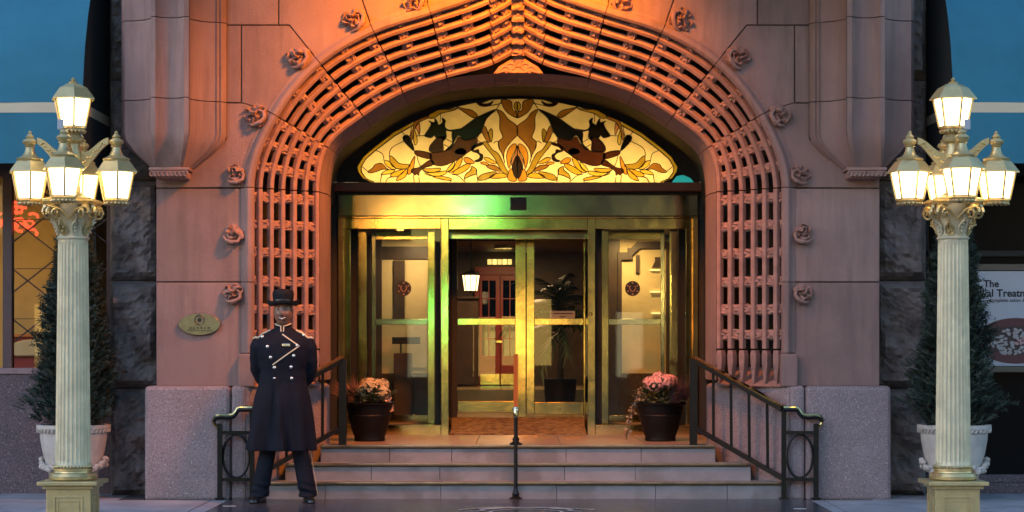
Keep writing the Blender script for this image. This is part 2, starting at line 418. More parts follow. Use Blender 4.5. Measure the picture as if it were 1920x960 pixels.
for t in RT:
    for a, b in segs:
        aa = a
        if a == 0: aa = (PZ(655,YO)-SO[0].z)/(SO[1].z-SO[0].z)
        rings = sweep_rib(t, aa, b, .047, .05, .014)
        for mir in (0, 1):
            obj('rib', MB().loft([[mirx(v) for v in r] if mir else r for r in rings]), M['carve'], arch)
# faceted feet of the jamb ribs, pointed onto the sloping sill
for t in RT:
    for mir in (0, 1):
        s1 = (PZ(657,YO)-SO[0].z)/(SO[1].z-SO[0].z); rings = []
        for s, w, dep, fx in ((s1,.056,.05,.02),(s1*.86,.070,.06,.035),(s1*.62,.066,.06,.03),(s1*.05,.014,.05,.0)):
            T, X, N_ = Sframe(s, t); p = S(s, t)
            r = [p+X*(-.5*w)-N_*dep, p+X*(-.5*w), p+N_*fx, p+X*(.5*w), p+X*(.5*w)-N_*dep]
            rings.append([mirx(v) for v in r] if mir else r)
        obj('rib_foot', MB().loft(rings), M['carve'], arch)
# sloping sill under the lattice
for mir in (0, 1):
    f = mirx if mir else Vector
    s0, s1 = 0.0, (PZ(690,YO)-SO[0].z)/(SO[1].z-SO[0].z)
    mb = MB(); mb.strip([[f(S(s0,-.05,.03)), f(S(s0,1.02,.03))], [f(S(s1,-.05,-.30)), f(S(s1,1.02,-.30))]])
    obj('sill', mb, M['carve'], arch)
# carved bosses between the ribs: four carved variants
def carve(u, v, k):
    """height of leaf and mask carving, u v in -1..1"""
    w = noise.noise_vector(Vector((u*1.3+k*7, v*1.3, k)))*.45; x, y = u+w.x, v+w.y
    r = math.hypot(x, y); th = math.atan2(y, x)
    h = .55*math.cos(th*(3+k % 3)+r*5)*min(1, r*2)+.35*math.cos(r*8+k)
    if k % 3 == 0: h = .7*math.cos(x*3)*math.cos(y*2.5)-1.1*math.exp(-((abs(u)-.38)**2+(v-.22)**2)*26)-.8*math.exp(-(u*u*5+(v+.45)**2*40))+.5*math.exp(-(u*u*30+(v+.05)**2*9))
    return h+.45*noise.noise(Vector((u*4+k, v*4, 2)))
def boss_mesh(k):
    n = 11; mb = MB(); g_ = []
    for j in range(n):
        for i in range(n):
            u, v = -1+2*i/(n-1), -1+2*j/(n-1); e = max(abs(u), abs(v))
            z = .004+.017*carve(u, v, k)-.018*max(0, e-.72)/.28
            ragged = 1+.13*noise.noise(Vector((u*2.4, v*2.4, 5+k)))
            g_.append(Vector((u*.047, v*.047*ragged, z)))
    fs = [(j*n+i, j*n+i+1, (j+1)*n+i+1, (j+1)*n+i) for j in range(n-1) for i in range(n-1)]
    mb.add(g_, fs); rim = [i for i in range(n)]+[j*n+n-1 for j in range(1,n)]+[(n-1)*n+i for i in range(n-2,-1,-1)]+[j*n for j in range(n-2,0,-1)]
    o_ = len(mb.v); m_ = len(rim)
    mb.v += [Vector((g_[i].x, g_[i].y*.8, -.05)) for i in rim]
    mb.f += [(rim[i], rim[(i+1) % m_], o_+(i+1) % m_, o_+i) for i in range(m_)]
    return mb.mesh('carved_boss', M['carve'], smooth=True)
BM_ = [boss_mesh(k) for k in range(5)]
zj = [PZ(y,YO+.35) for y in (374,424,476,529,581,628)]
rows = [(z-SO[0].z)/(SO[1].z-SO[0].z) for z in zj]+[1.3,1.62,1.92,2.45,2.90,3.45,3.90,4.45,5.10,5.58,6.16,6.55]
BT = [.03,.18,.35,.52,.70,.87]
ctr = 0
for s in rows:
    for j, t in enumerate(BT):
        T, X, N_ = Sframe(s, t); p = S(s, t)+N_*(-.012)
        wid = (S(s, RT[j])-S(s, RT[j-1] if j else 0)).length
        Mx = frame(p, X*(wid/.095*1.0 if j else .62), T, N_) @ Matrix.Rotation(random.uniform(-.12,.12), 4, 'Z') @ Matrix.Diagonal((1,random.uniform(.92,1.12),random.uniform(.9,1.2),1))
        inst('carved_boss', BM_[ctr % 5], arch, Mx)
        T2, X2, N2 = mirx(T)-mirx((0,0,0)), mirx(X)-mirx((0,0,0)), mirx(N_)-mirx((0,0,0))
        Mx = frame(mirx(p), -X2*(wid/.095*1.0 if j else .62), T2, N2) @ Matrix.Rotation(random.uniform(-.12,.12), 4, 'Z') @ Matrix.Diagonal((1,random.uniform(.92,1.12),random.uniform(.9,1.2),1))
        inst('carved_boss', BM_[(ctr+2) % 5], arch, Mx); ctr += 1
# carved keystone column in the middle of the chevrons, and the carved triangle under it
for k in range(7):
    p = S(6.97, .02+.155*k); p.x = XC
    inst('keystone_leaf', BM_[k % 5], arch, frame(p+Vector((0,-.03,0)), Vector((1.25,0,0)), Vector((0,0,1.5)), Vector((0,-1.1,0))))
pc = [(925,137),(935,124),(955,112),(972,100),(989,112),(1009,124),(1019,137)]
kb = MB().prism([(PX(x,YI), PZ(y,YI)) for x,y in pc], YI+.03, YI+.2, .008)
for sx in (-1, 1):
    for k in range(3):
        kb.tube([(XC+sx*(.02+.05*k+.04*math.cos(R(a))), YI+.025, PZ(130-6*(2-k),YI)+.03*math.sin(R(a))) for a in range(0,300,30)], .011, 6)
    kb.tube([(XC+sx*.015, YI+.02, PZ(136,YI)), (XC+sx*.12, YI+.02, PZ(132,YI)), (XC+sx*.21, YI+.025, PZ(136,YI))], .013, 6)
obj('keystone_carving', kb, M['carve'], arch, smooth=True)

# inner plain jamb and soffit ring behind the lattice, cut into voussoirs
def B2(s):
    p = hermite(SB, s, False); q = hermite([v for v in SB], s, False)
    T = (hermite(SB, min(s+.02,7), False)-hermite(SB, max(s-.02,0), False)).normalized()
    nn = Vector((T.z, 0, -T.x))
    if s <= 1: nn = Vector((1,0,0))
    return p, p+nn*.045+Vector((0,.26,0)), p+nn*.045+Vector((0,.62,0))
for a, b in segs:
    for mir in (0, 1):
        f = mirx if mir else Vector
        ss_ = [a+.004+(b-a-.008)*i/8 for i in range(9)]
        rows_ = []
        for s in ss_:
            p, q, r = B2(s); i_ = S(s, 1.0) if s < 5 else p
            rows_.append([f(p+Vector((0,-.015,0))), f(q), f(r)])
        obj('soffit_block', MB().strip(rows_), M['stone'], arch)
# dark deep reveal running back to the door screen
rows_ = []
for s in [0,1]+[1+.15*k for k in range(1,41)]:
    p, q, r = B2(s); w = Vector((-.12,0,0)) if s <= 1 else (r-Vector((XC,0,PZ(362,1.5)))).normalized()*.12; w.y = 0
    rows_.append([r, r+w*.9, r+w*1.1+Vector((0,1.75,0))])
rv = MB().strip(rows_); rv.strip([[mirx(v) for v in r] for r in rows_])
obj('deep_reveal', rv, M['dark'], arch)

# outer roll moulding, voussoir by voussoir
def Eo(s, off=.115):
    o = hermite(SO, s); T = (hermite(SO, min(s+.02,7))-hermite(SO, max(s-.02,0))).normalized()
    nn = Vector((-T.z, 0, T.x)) if s > 1 else Vector((-1,0,0))
    return o+nn*off
mprof = [(0,.06),(.0,-.03),(.02,-.055),(.05,-.06),(.075,-.045),(.085,-.02),(.10,-.012),(.115,-.012),(.115,.06)]
def mould(a, b, rings_n):
    out = []
    for i in range(rings_n+1):
        s = a+(b-a)*i/rings_n; o = hermite(SO, s); e = (Eo(s, 1.0)-o)
        out.append([o+e*(x-.006)+Vector((0,y,0)) for x, y in mprof])
    return out
jz = [0, (PZ(662,YO)-SO[0].z)/(SO[1].z-SO[0].z), (PZ(529,YO)-SO[0].z)/(SO[1].z-SO[0].z), 1,2,3,4,5,6,7]
for a, b in zip(jz, jz[1:]):
    g0 = .002 if b <= 1 else .006
    r = mould(a+g0, b-(g0 if b < 7 else 0), 10 if a >= 1 else 1)
    for mir in (0, 1):
        rr = [[mirx(v) for v in q] if mir else q for q in r]
        obj('arch_moulding', MB().loft(rr), M['stone'], arch, smooth=True)
# base blocks of the jamb
for mir in (0, 1):
    f = mirx if mir else Vector
    o = hermite(SO, 0); x0, x1 = o.x-.13, o.x+.02
    pts = [f((x0,0,0)).x, f((x1,0,0)).x]
    obj('jamb_base', MB().box(min(pts), max(pts), .02, .2, PZ(725,.1), PZ(664,.1), .012), M['stone'], arch)

# ------------------------------------------------------------------ wall of large sandstone slabs
TOPY = -420
def epx(a, b, n=8): return [tuple(Eo(a+(b-a)*i/n, .10)[k] for k in (0,2)) for i in range(n+1)]
def q(x, y): return (PX(x,.1), PZ(y,.1))
XL = 300
s529 = jz[2]
slabs = [
    [q(292,725), (Eo(0,.10).x, PZ(725,.1)), (Eo(0,.10).x, PZ(529,.1)), q(292,529)],
    [q(292,529), (Eo(0,.10).x, PZ(529,.1)), (Eo(0,.10).x, PZ(353,.1)), q(292,353)],
    [q(292,353)]+epx(1,2)+[q(455,193), q(292,193)],
    [q(452,193)]+[tuple(Eo(2,.10)[k] for k in (0,2))]+epx(2,3)[1:]+[q(542,47), q(452,47)],
    [q(300,193), q(452,193), q(452,47), q(300,47)],
    [q(300,47), q(522,47), q(522,-120), q(300,-120)],
    [q(522,47), q(542,47)]+epx(3,4)+[q(672,-20), q(640,-120), q(522,-120)],
    [q(640,-120), q(672,-20)]+epx(4,5)+[q(797,-30), q(790,-120)],
    [q(790,-120), q(797,-30)]+epx(5,7,16)+[(XC, PZ(-120,.1))],
    [q(300,-120), q(640,-120), q(640,-270), q(300,-270)],
    [q(640,-120), (XC, PZ(-120,.1)), (XC, PZ(-270,.1)), q(640,-270)],
    [q(300,-270), (XC, PZ(-270,.1)), (XC, PZ(TOPY,.1)), q(300,TOPY)],
]
bp = [(PX(293,.1), PZ(724,.1))]+epx(0,1,1)+epx(1,7,40)[1:]+[(XC, PZ(TOPY,.1)), (PX(293,.1), PZ(TOPY,.1))]
wm = MB().prism(bp, .135, .6); wm.prism([(2*XC-x, z) for x, z in bp], .1352, .6)
wall = obj('wall', wm, M['mortar'], hotel, label='smooth pink sandstone slab wall')
for sl in slabs:
    pl = inset(ccw(sl), .0045)
    for mir in (0, 1):
        obj('stone_slab', MB().prism([(2*XC-x, z) for x, z in pl] if mir else pl, .10+random.uniform(0,.006), .2, .006), M['stone'], wall)

# carved crockets along the arch
def crocket_mesh(k):
    rnd = random.Random(k); nt, nr = 40, 11; rings = []
    for j in range(nr+1):
        rr = j/nr; row = []
        for i in range(nt):
            th = 2*math.pi*i/nt; edge = .098*(1+.09*math.sin(th*3+k)+.06*math.sin(th*7+2*k)); r = edge*rr
            u, v = rr*math.cos(th), rr*math.sin(th); w = noise.noise_vector(Vector((u*1.5+k*9, v*1.5, 1)))*.5
            q_ = math.hypot(u+w.x, v+w.y); a_ = math.atan2(v+w.y, u+w.x)
            h = .05*math.cos(rr*1.5)+.024*math.cos(a_*2+q_*9)+.014*math.cos(a_*5-q_*6)+.012*noise.noise(Vector((u*5,v*5,k)))
            row.append(Vector((r*math.cos(th), r*math.sin(th), max(h, -.004) if rr < 1 else -.03)))
        rings.append(row)
    mb = MB().loft(rings[::-1])
    mb.tube([(-.085,-.035,.02),(-.05,-.065,.05),(.01,-.07,.065),(.06,-.05,.055),(.07,.0,.04),(.04,.03,.04)], [.008,.015,.019,.017,.014,.007], 7)
    return mb.mesh('crocket', M['carve'], smooth=True)
CK = [crocket_mesh(k) for k in range(3)]
for k, (px, py, ang, sc) in enumerate(((437,551,10,1),(438,440,-15,1),(443,328,5,1),(480,217,25,1.12),(559,108,35,1.15),(665,37,60,1.15),(776,2,75,1.1))):
    p = P(px,py,.09)
    inst('crocket', CK[k % 3], arch, Matrix.Translation(p) @ Matrix.Rotation(R(90),4,'X') @ Matrix.Rotation(R(ang),4,'Z') @ Matrix.Scale(sc,4))
    inst('crocket', CK[(k+1) % 3], arch, Matrix.Translation(mirx(p)) @ Matrix.Rotation(R(90),4,'X') @ Matrix.Diagonal((-1,1,1,1)) @ Matrix.Rotation(R(ang+20),4,'Z') @ Matrix.Scale(sc,4))

# ------------------------------------------------------------------ projecting turret shafts
def turret_ring(z, k, grow=0):
    """k = 1 full plan, 0 at the corbel"""
    full = [(PX(232,.1),.55),(PX(228,0),.0),(PX(234,-.10),-.10),(PX(283,-.35),-.35),(PX(291,-.36),-.36),(PX(345,-.36),-.36),(PX(354,-.35),-.35),(PX(403,-.02),-.02),(PX(407,-.03),-.03),(PX(411,0),.0),(PX(414,-.01),-.01),(PX(424,.05),.05),(PX(425,.1),.12)]
    foot = [(PX(286,.1),.55),(PX(284,0),.05),(PX(285,0),.0),(PX(289,-.05),-.10),(PX(293,-.05),-.12),(PX(340,-.05),-.12),(PX(345,-.05),-.10),(PX(352,0),.0),(PX(354,0),.0),(PX(356,0),.03),(PX(358,0),.04),(PX(362,.05),.08),(PX(364,.1),.12)]
    pts = [Vector((a[0]*k+b[0]*(1-k), a[1]*k+b[1]*(1-k), z)) for a, b in zip(full, foot)]
    out = []
    for i in range(len(pts)-1):
        a, b = pts[i], pts[i+1]; m_ = 7 if i in (2,4,6) else 1
        for j in range(m_):
            f = j/m_; p = a.lerp(b, f)
            if m_ > 1 and j > 0:
                nrm = Vector((-(b-a).y, (b-a).x, 0)).normalized()
                if nrm.y < 0: nrm = -nrm
                p += nrm*(.075*k+.008)*math.sin(math.pi*f)**.6
            out.append(p)
    out.append(pts[-1]); out.append(Vector((out[-1].x, .5, z)))
    return out
zr = [PZ(-420,-.2), PZ(-260,-.2), PZ(-110,-.2), PZ(36,-.2), PZ(186,-.2), PZ(316,0)]
for mir in (0, 1):
    f = mirx if mir else Vector
    core = MB().loft([[f(v*1.0+Vector((0,.03,0))) for v in turret_ring(zr[0],1)], [f(v+Vector((0,.03,0))) for v in turret_ring(PZ(255,-.2),1)], [f(v+Vector((0,.03,0))) for v in turret_ring(zr[-1]+.02,.02)]])
    tu = obj('turret', core, M['mortar'], hotel, label='hollow faced stone turret shaft tapering to a carved corbel')
    for a, b in zip(zr, zr[1:]):
        if b == zr[-1]:
            lv = [(a-.004,1),(PZ(248,-.2),1),(PZ(262,-.2),.93),(PZ(285,-.1),.6),(b,0)]
        else: lv = [(a-.004,1),(b+.004,1)]
        obj('stone_block', MB().loft([[f(v) for v in turret_ring(z,k)] for z, k in lv]), M['stone'], tu, smooth=True)
    cb = MB(); x0, x1 = PX(280,-.1), PX(356,-.1)
    c0 = MB().box(x0, x1, -.15, .2, PZ(321,-.05), PZ(315,-.05), .01); c0.box(x0+.05, x1-.02, -.10, .2, PZ(336,-.05), PZ(321.5,-.05), .02)
    for i in range(9):
        c0.ball((x0+.05+(x1-x0-.1)*i/8, -.12+.01*random.random(), PZ(327,-.05)), .032, 7, 5, (1,.8,1))
        c0.tube([(x0+.03+(x1-x0-.06)*i/8+.02*math.cos(a*.8), -.14, PZ(327,-.05)+.022*math.sin(a*.8)) for a in range(7)], .008, 5)
    c0.v = [f(v) for v in c0.v]
    obj('carved_corbel', c0, M['carve'], tu, smooth=True)

# ------------------------------------------------------------------ granite plinth
def plinth_block(a, b, z1, name_parent, mir, dep=.45, z0=-.02):
    """block whose front runs in plan from a to b"""
    f = mirx if mir else Vector
    a = Vector(a); b = Vector(b); t = (b-a).normalized(); back = Vector((-t.y, t.x))
    if back.y < 0: back = -back
    L0 = (b-a).length
    mb = MB().box(0.003, L0-.003, 0, dep, z0, z1, .035)
    mb.v = [f((a.x+t.x*v.x+back.x*v.y, a.y+t.y*v.x+back.y*v.y, v.z)) for v in mb.v]
    return mb
PT = PZ(724,0)
for mir in (0, 1):
    f = mirx if mir else Vector
    pb = MB(); pb.v = []
    cp = plinth_block((PX(276,.03),.05), (PX(432,.03),.05), PT-.03, None, mir)
    pl = obj('plinth', cp, M['mortar'], hotel, label='rounded pink granite plinth')
    obj('granite_block', plinth_block((PX(270,0),0), (PX(432,0),0), PT, None, mir), M['granite'], pl)
    obj('granite_block', plinth_block((PX(432,0),.01), (PX(462,0),.01), PT+.005, None, mir), M['granite'], pl)
    obj('granite_block', plinth_block((PX(462,0),.012), (PX(622,1.0),.95), PT+.01, None, mir, .35), M['granite'], pl)

# ------------------------------------------------------------------ rock faced courses beside the piers
def rock_block(x0, x1, z0, z1, y, seed):
    nx, nz_ = 14, max(6, int((z1-z0)/(x1-x0)*14)); rows_ = []
    for j in range(nz_+1):
        r = []
        for i in range(nx+1):
            u, v = i/nx, j/nz_; x = x0+(x1-x0)*u; z = z0+(z1-z0)*v
            e = min(u,1-u)*(x1-x0); e2 = min(v,1-v)*(z1-z0); k = min(1, e/.05, e2/.06)
            h = noise.fractal(Vector((x*3+seed, z*3, seed)), .7, 2.1, 6)
            h2 = noise.ridged_multi_fractal(Vector((x*1.6, z*1.6+seed, 3)), .9, 2.2, 4, 1, 2)
            r.append(Vector((x, y-k*(.04+.11*(h+.3)+.035*h2), z)))
        rows_.append(r)
    mb = MB().strip(rows_)
    return mb
for mir in (0, 1):
    f = mirx if mir else Vector
    YR = .55; xa, xb = PX(206,YR), PX(300,YR)
    bk = MB().box(xa, xb, YR+.03, YR+.6, -.02, PZ(-420,YR))
    if mir: bk.v = [mirx(v) for v in bk.v]
    rw = obj('rough_wall', bk, M['mortar'], hotel, label='rock faced dark stone side wall')
    zz = [932,728,526,338,150,-40,-230,-420]
    for k in range(len(zz)-1):
        mb = rock_block(xa, xb, PZ(zz[k],YR)+.006, PZ(zz[k+1],YR)-.006, YR+.02, k*3.1+mir*17)
        if mir: mb.v = [mirx(v) for v in mb.v]
        obj('rock_block', mb, M['rock'], rw)
# upper building mass: roof slab over the lobby and side returns keep daylight out of the building
mass = MB().box(-9, 9, .62, 14, PZ(-420,.6)-.1, PZ(-420,.6)+.3)
mass.box(-9.2, -9, .62, 14, 0, PZ(-420,.6)); mass.box(9, 9.2, .62, 14, 0, PZ(-420,.6)); mass.box(-9, 9, 13.9, 14.1, 0, PZ(-420,.6))
obj('shell', mass, M['wood_dark'], hotel)

# ------------------------------------------------------------------ steps
st = thing('entrance_steps', 'three wide grey stone steps with brass edges below the doors', 'steps', (XC,0,0))
half = [2.44, 2.145, 1.845]; joints = [[-1.75,-.7,.35,1.25,1.9],[-1.35,-.72,.43,1.08],[-1.2,-.62,.45,1.15]]
for k in range(3):
    y0 = TR*k; z0 = RI*k; z1 = RI*(k+1); hw = half[k]; back = y0+TR+.12 if k < 2 else 3.3
    core = MB().box(XC-hw+.01, XC+hw-.01, y0+.03, back, z0-.02, z1-.022)
    sp = obj('step', core, M['mortar'], st)
    js = [-hw]+joints[k]+[hw]
    for a, b in zip(js, js[1:]):
        obj('riser_tile', MB().box(XC+a+.002, XC+b-.002, y0+.012, y0+.05, z0-.01, z1-.03, .003), M['step'], sp)
        if k < 2: obj('tread_tile', MB().box(XC+a+.002, XC+b-.002, y0+.025, y0+TR+.05, z1-.03, z1-.002, .003), M['step'], sp)
    if k == 2:
        for a, b in zip([-1.95,-1.2,-.4,.4,1.2], [-1.2,-.4,.4,1.2,1.95]):
            for c, d_ in ((y0+.025,1.25),(1.25,2.1),(2.1,3.0)):
                hh = 1.84 if c < 1 else 1.95
                a_, b_ = max(a,-hh), min(b,hh)
                obj('landing_tile', MB().box(XC+a_+.002, XC+b_-.002, c+.002, d_-.002, z1-.03, z1-.002, .003), M['landing'], sp)
    obj('nosing', MB().box(XC-hw, XC+hw, y0-.012, y0+.024, z1-.022, z1+.004, .006), M['nosing'], sp, smooth=True)
# ------------------------------------------------------------------ brass door screen
YD = 3.0
def bpx(mb, x0, x1, y0, y1, Y, dep, bev=.004):
    """box whose front face fills a picture rectangle at depth Y"""
    return mb.box(PX(x0,Y), PX(x1,Y), Y, Y+dep, PZ(y1,Y), PZ(y0,Y), bev)
def mpx(x): return 1943-x
hd = bpx(MB(), 634, 1309, 365, 405, YD, .5, .006)
screen = obj('doorway', hd, M['steel'], hotel, label='brass framed entrance screen with bronze header')
bpx_ = lambda name, x0, x1, y0, y1, Y, dep, m='brass': obj(name, bpx(MB(), x0, x1, y0, y1, Y, dep), M[m], screen)
bpx_('door_sensor', 957, 987, 370, 393, YD-.06, .06, 'dark')
bpx_('top_rail', 634, 1309, 405.6, 409, YD-.012, .05)
for k, s in enumerate((lambda a, b: (a, b), lambda a, b: (mpx(b), mpx(a)))):
    bpx_('jamb_post', *s(634,644), 409, 816, YD-.015, .14)
    bpx_('post', *s(645,657), 429.5, 796, YD, .09); bpx_('post', *s(827,841), 409.5, 816, YD-.004, .09)
    bpx_('head_rail', *s(645,826.6), 409.5, 429, YD+.004, .08)
    bpx_('bottom_rail', *s(645,826.6), 796.5, 816, YD+.004, .08)
    bpx_('post', *s(672,687), 420, 800, YD+.34, .07); bpx_('post', *s(802,815), 420, 800, YD+.34, .07)
    bpx_('post', *s(697,704), 420, 796, YD+.75, .05, 'steel')
    bpx_('push_rail', *s(704,802), 598, 609, YD+.75, .05, 'steel')
    bpx_('upper_rail', *s(704,802), 428, 449, YD+.75, .05)
    bpx_('kick_rail', *s(687,802), 778, 792, YD+.75, .05)
    bpx_('dark_gap_strip', *s(815.5,826), 420, 800, YD+.36, .03, 'dark'); bpx_('dark_gap_strip', *s(657.5,671), 430, 796, YD+.40, .03, 'dark')  # near-black strips filling the gaps beside the posts
    obj('glass_pane', bpx(MB(), *s(657,827), 429, 796.5, YD+.03, .008, 0), M['glass'], screen)
    obj('glass_pane', bpx(MB(), *s(687,802), 449, 778, YD+.77, .008, 0), M['glass'], screen)
    # round sticker with a crowned emblem
    cx_ = s(757,757)[0]; p = P(cx_,541,YD+.76); st_ = MB().lathe([(.082,0),(.082,.004)], 28).xf(Matrix.Translation(p) @ Matrix.Rotation(R(90),4,'X'))
    sk = obj('round_emblem', st_, M['wood_dark'], screen)
    em = MB()
    for a in range(0,360,60): em.lathe([(.009,0),(.009,.003)], 10).v[-20:] ; em.v[-20:] = [Matrix.Translation(p+Vector((.06*math.cos(R(a+30)), -.0075, .06*math.sin(R(a+30))))) @ Matrix.Rotation(R(90),4,'X') @ v for v in em.v[-20:]]
    for sx in (-1,1):
        em.tube([(p.x+sx*.012, p.y-.009, p.z-.03),(p.x+sx*.028, p.y-.009, p.z-.01),(p.x+sx*.034, p.y-.009, p.z+.02),(p.x+sx*.02,p.y-.009,p.z+.028)], .006, 5)
    em.bar((p.x-.014,p.y-.009,p.z-.03),(p.x+.014,p.y-.009,p.z-.03),.007)
    obj('emblem', em, M['petal_peach'], screen)
    bpx_('threshold', *s(645,841), 816.5, 819, YD-.002, .3, 'dark')
    # revolving drum side wall, glazed
    gx = PX(s(845,845)[0], 3.9)
    obj('glass_pane', MB().box(gx-.004, gx+.004, YD+.12, 4.2, LAND+.05, PZ(432,3.6)), M['glass'], screen)
bpx_('transom', 841.5, 1101.5, 409.5, 430, YD+.006, .08)
bpx_('soffit_panel', 841.5, 1101.5, 430.5, 448, YD+.5, .1, 'steel')
YE = 4.2
bpx_('centre_post', 966, 986, 430, 782, YE, .12); bpx_('post', 845, 857, 448, 784, YE, .1, 'dark'); bpx_('post', 1094, 1108, 430, 782, YE, .1)
bpx_('post', 987, 1002, 438, 776, YE+.03, .06)
bpx_('door_rail', 858, 966, 597, 609, YE+.02, .05); bpx_('door_rail', 1002, 1094, 597, 609, YE+.02, .05)
bpx_('door_kick_rail', 858, 966, 752, 773, YE+.02, .05); bpx_('door_kick_rail', 1002, 1094, 754, 777, YE+.02, .05)
bpx_('door_top_rail', 858, 966, 446, 452, YE+.02, .05, 'dark'); bpx_('door_top_rail', 1002, 1094, 430, 442, YE+.02, .05)
obj('glass_pane', bpx(MB(), 858, 966, 452, 752, YE+.04, .008, 0), M['glass'], screen)
obj('glass_pane', bpx(MB(), 1002, 1094, 442, 754, YE+.04, .008, 0), M['glass'], screen)
bpx_('bolt', 1047, 1051, 764, 772, YE, .03)
nt_ = bpx(MB(), 1032, 1078, 583, 608, YE+.055, .003, 0); ns = obj('notice', nt_, M['paper'], screen)
ln = MB()
for k, (a, b) in enumerate(((1037,1074),(1050,1060),(1044,1066))): bpx(ln, a, b, 587+6*k, 588.6+6*k, YE+.051, .003, 0)
obj('notice_line', ln, M['ink'], screen)
# lock on the right front post
lk = MB().lathe([(.022,0),(.022,.012),(.012,.02)], 14).xf(Matrix.Translation(P(1107,589,YD-.004)) @ Matrix.Rotation(R(90),4,'X'))
obj('lock', lk, M['brass'], screen, smooth=True)
bpx_('side_filler', 612, 633.5, 366, 819, YD+.02, .05, 'dark'); bpx_('side_filler', 1309.5, 1330, 366, 819, YD+.02, .05, 'dark')

# ------------------------------------------------------------------ lunette of stained glass over the doors
YL = 2.9
def uv(u, v, Y=YL): return (PX(650+u/5.052, Y), PZ(170+v/5.052, Y))
UC = 1617
out_l = [(230,872),(150,835),(105,770),(98,720),(150,630),(250,540),(440,395),(620,295),(760,235),(860,180),(1030,150),(1190,115),(1380,80),(1500,74),(1617,72)]
inn_l = [(262,866),(185,835),(142,775),(138,725),(180,650),(270,570),(455,430),(630,330)]
outline = [uv(u,v) for u,v in out_l]; full = outline+[(2*uv(UC,0)[0]-x, z) for x, z in outline[-2::-1]]
XU = uv(UC,0)[0]
# dark panel around the glass: arch-shaped board with the lunette hole, as strips from glass edge to reveal
rows_ = []
A0 = [Vector((x, YL-.01, z)) for x, z in full]
top = []
cz = PZ(345,YL)
for p in A0:
    dv = Vector((p.x-XU, 0, (p.z-cz)+.02)); dv.normalize(); rr = 2.9
    top.append(Vector((XU+dv.x*rr, YL-.01, cz+max(dv.z,0)*rr*.75)))
mbp = MB().strip([[a, b] for a, b in zip(A0, top)])
lun = obj('stained_glass_window', mbp, M['dark'], hotel, label='backlit half round stained glass with two dark dragons among golden leaves')
sb = MB(); bpx(sb, 600, 1340, 341.8, 358, YL-.06, .2, .006); obj('sill_bar', sb, M['wood_red'], lun)
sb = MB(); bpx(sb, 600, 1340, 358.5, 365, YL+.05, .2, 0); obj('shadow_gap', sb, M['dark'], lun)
GC = {'bg':(.82,.56,.19),'amber':(.86,.44,.06),'gold':(.90,.62,.08),'yel':(.95,.80,.16),'olive':(.55,.42,.06),'brown':(.42,.22,.05),'blk':(.012,.008,.007),'red':(.10,.032,.014),'border':(.55,.46,.08),'rose':(.78,.40,.24),'teal':(.05,.45,.42),'drk':(.045,.015,.01),'grey':(.34,.33,.26)}
GM = {k: stained('stained_'+k, c) for k, c in GC.items()}
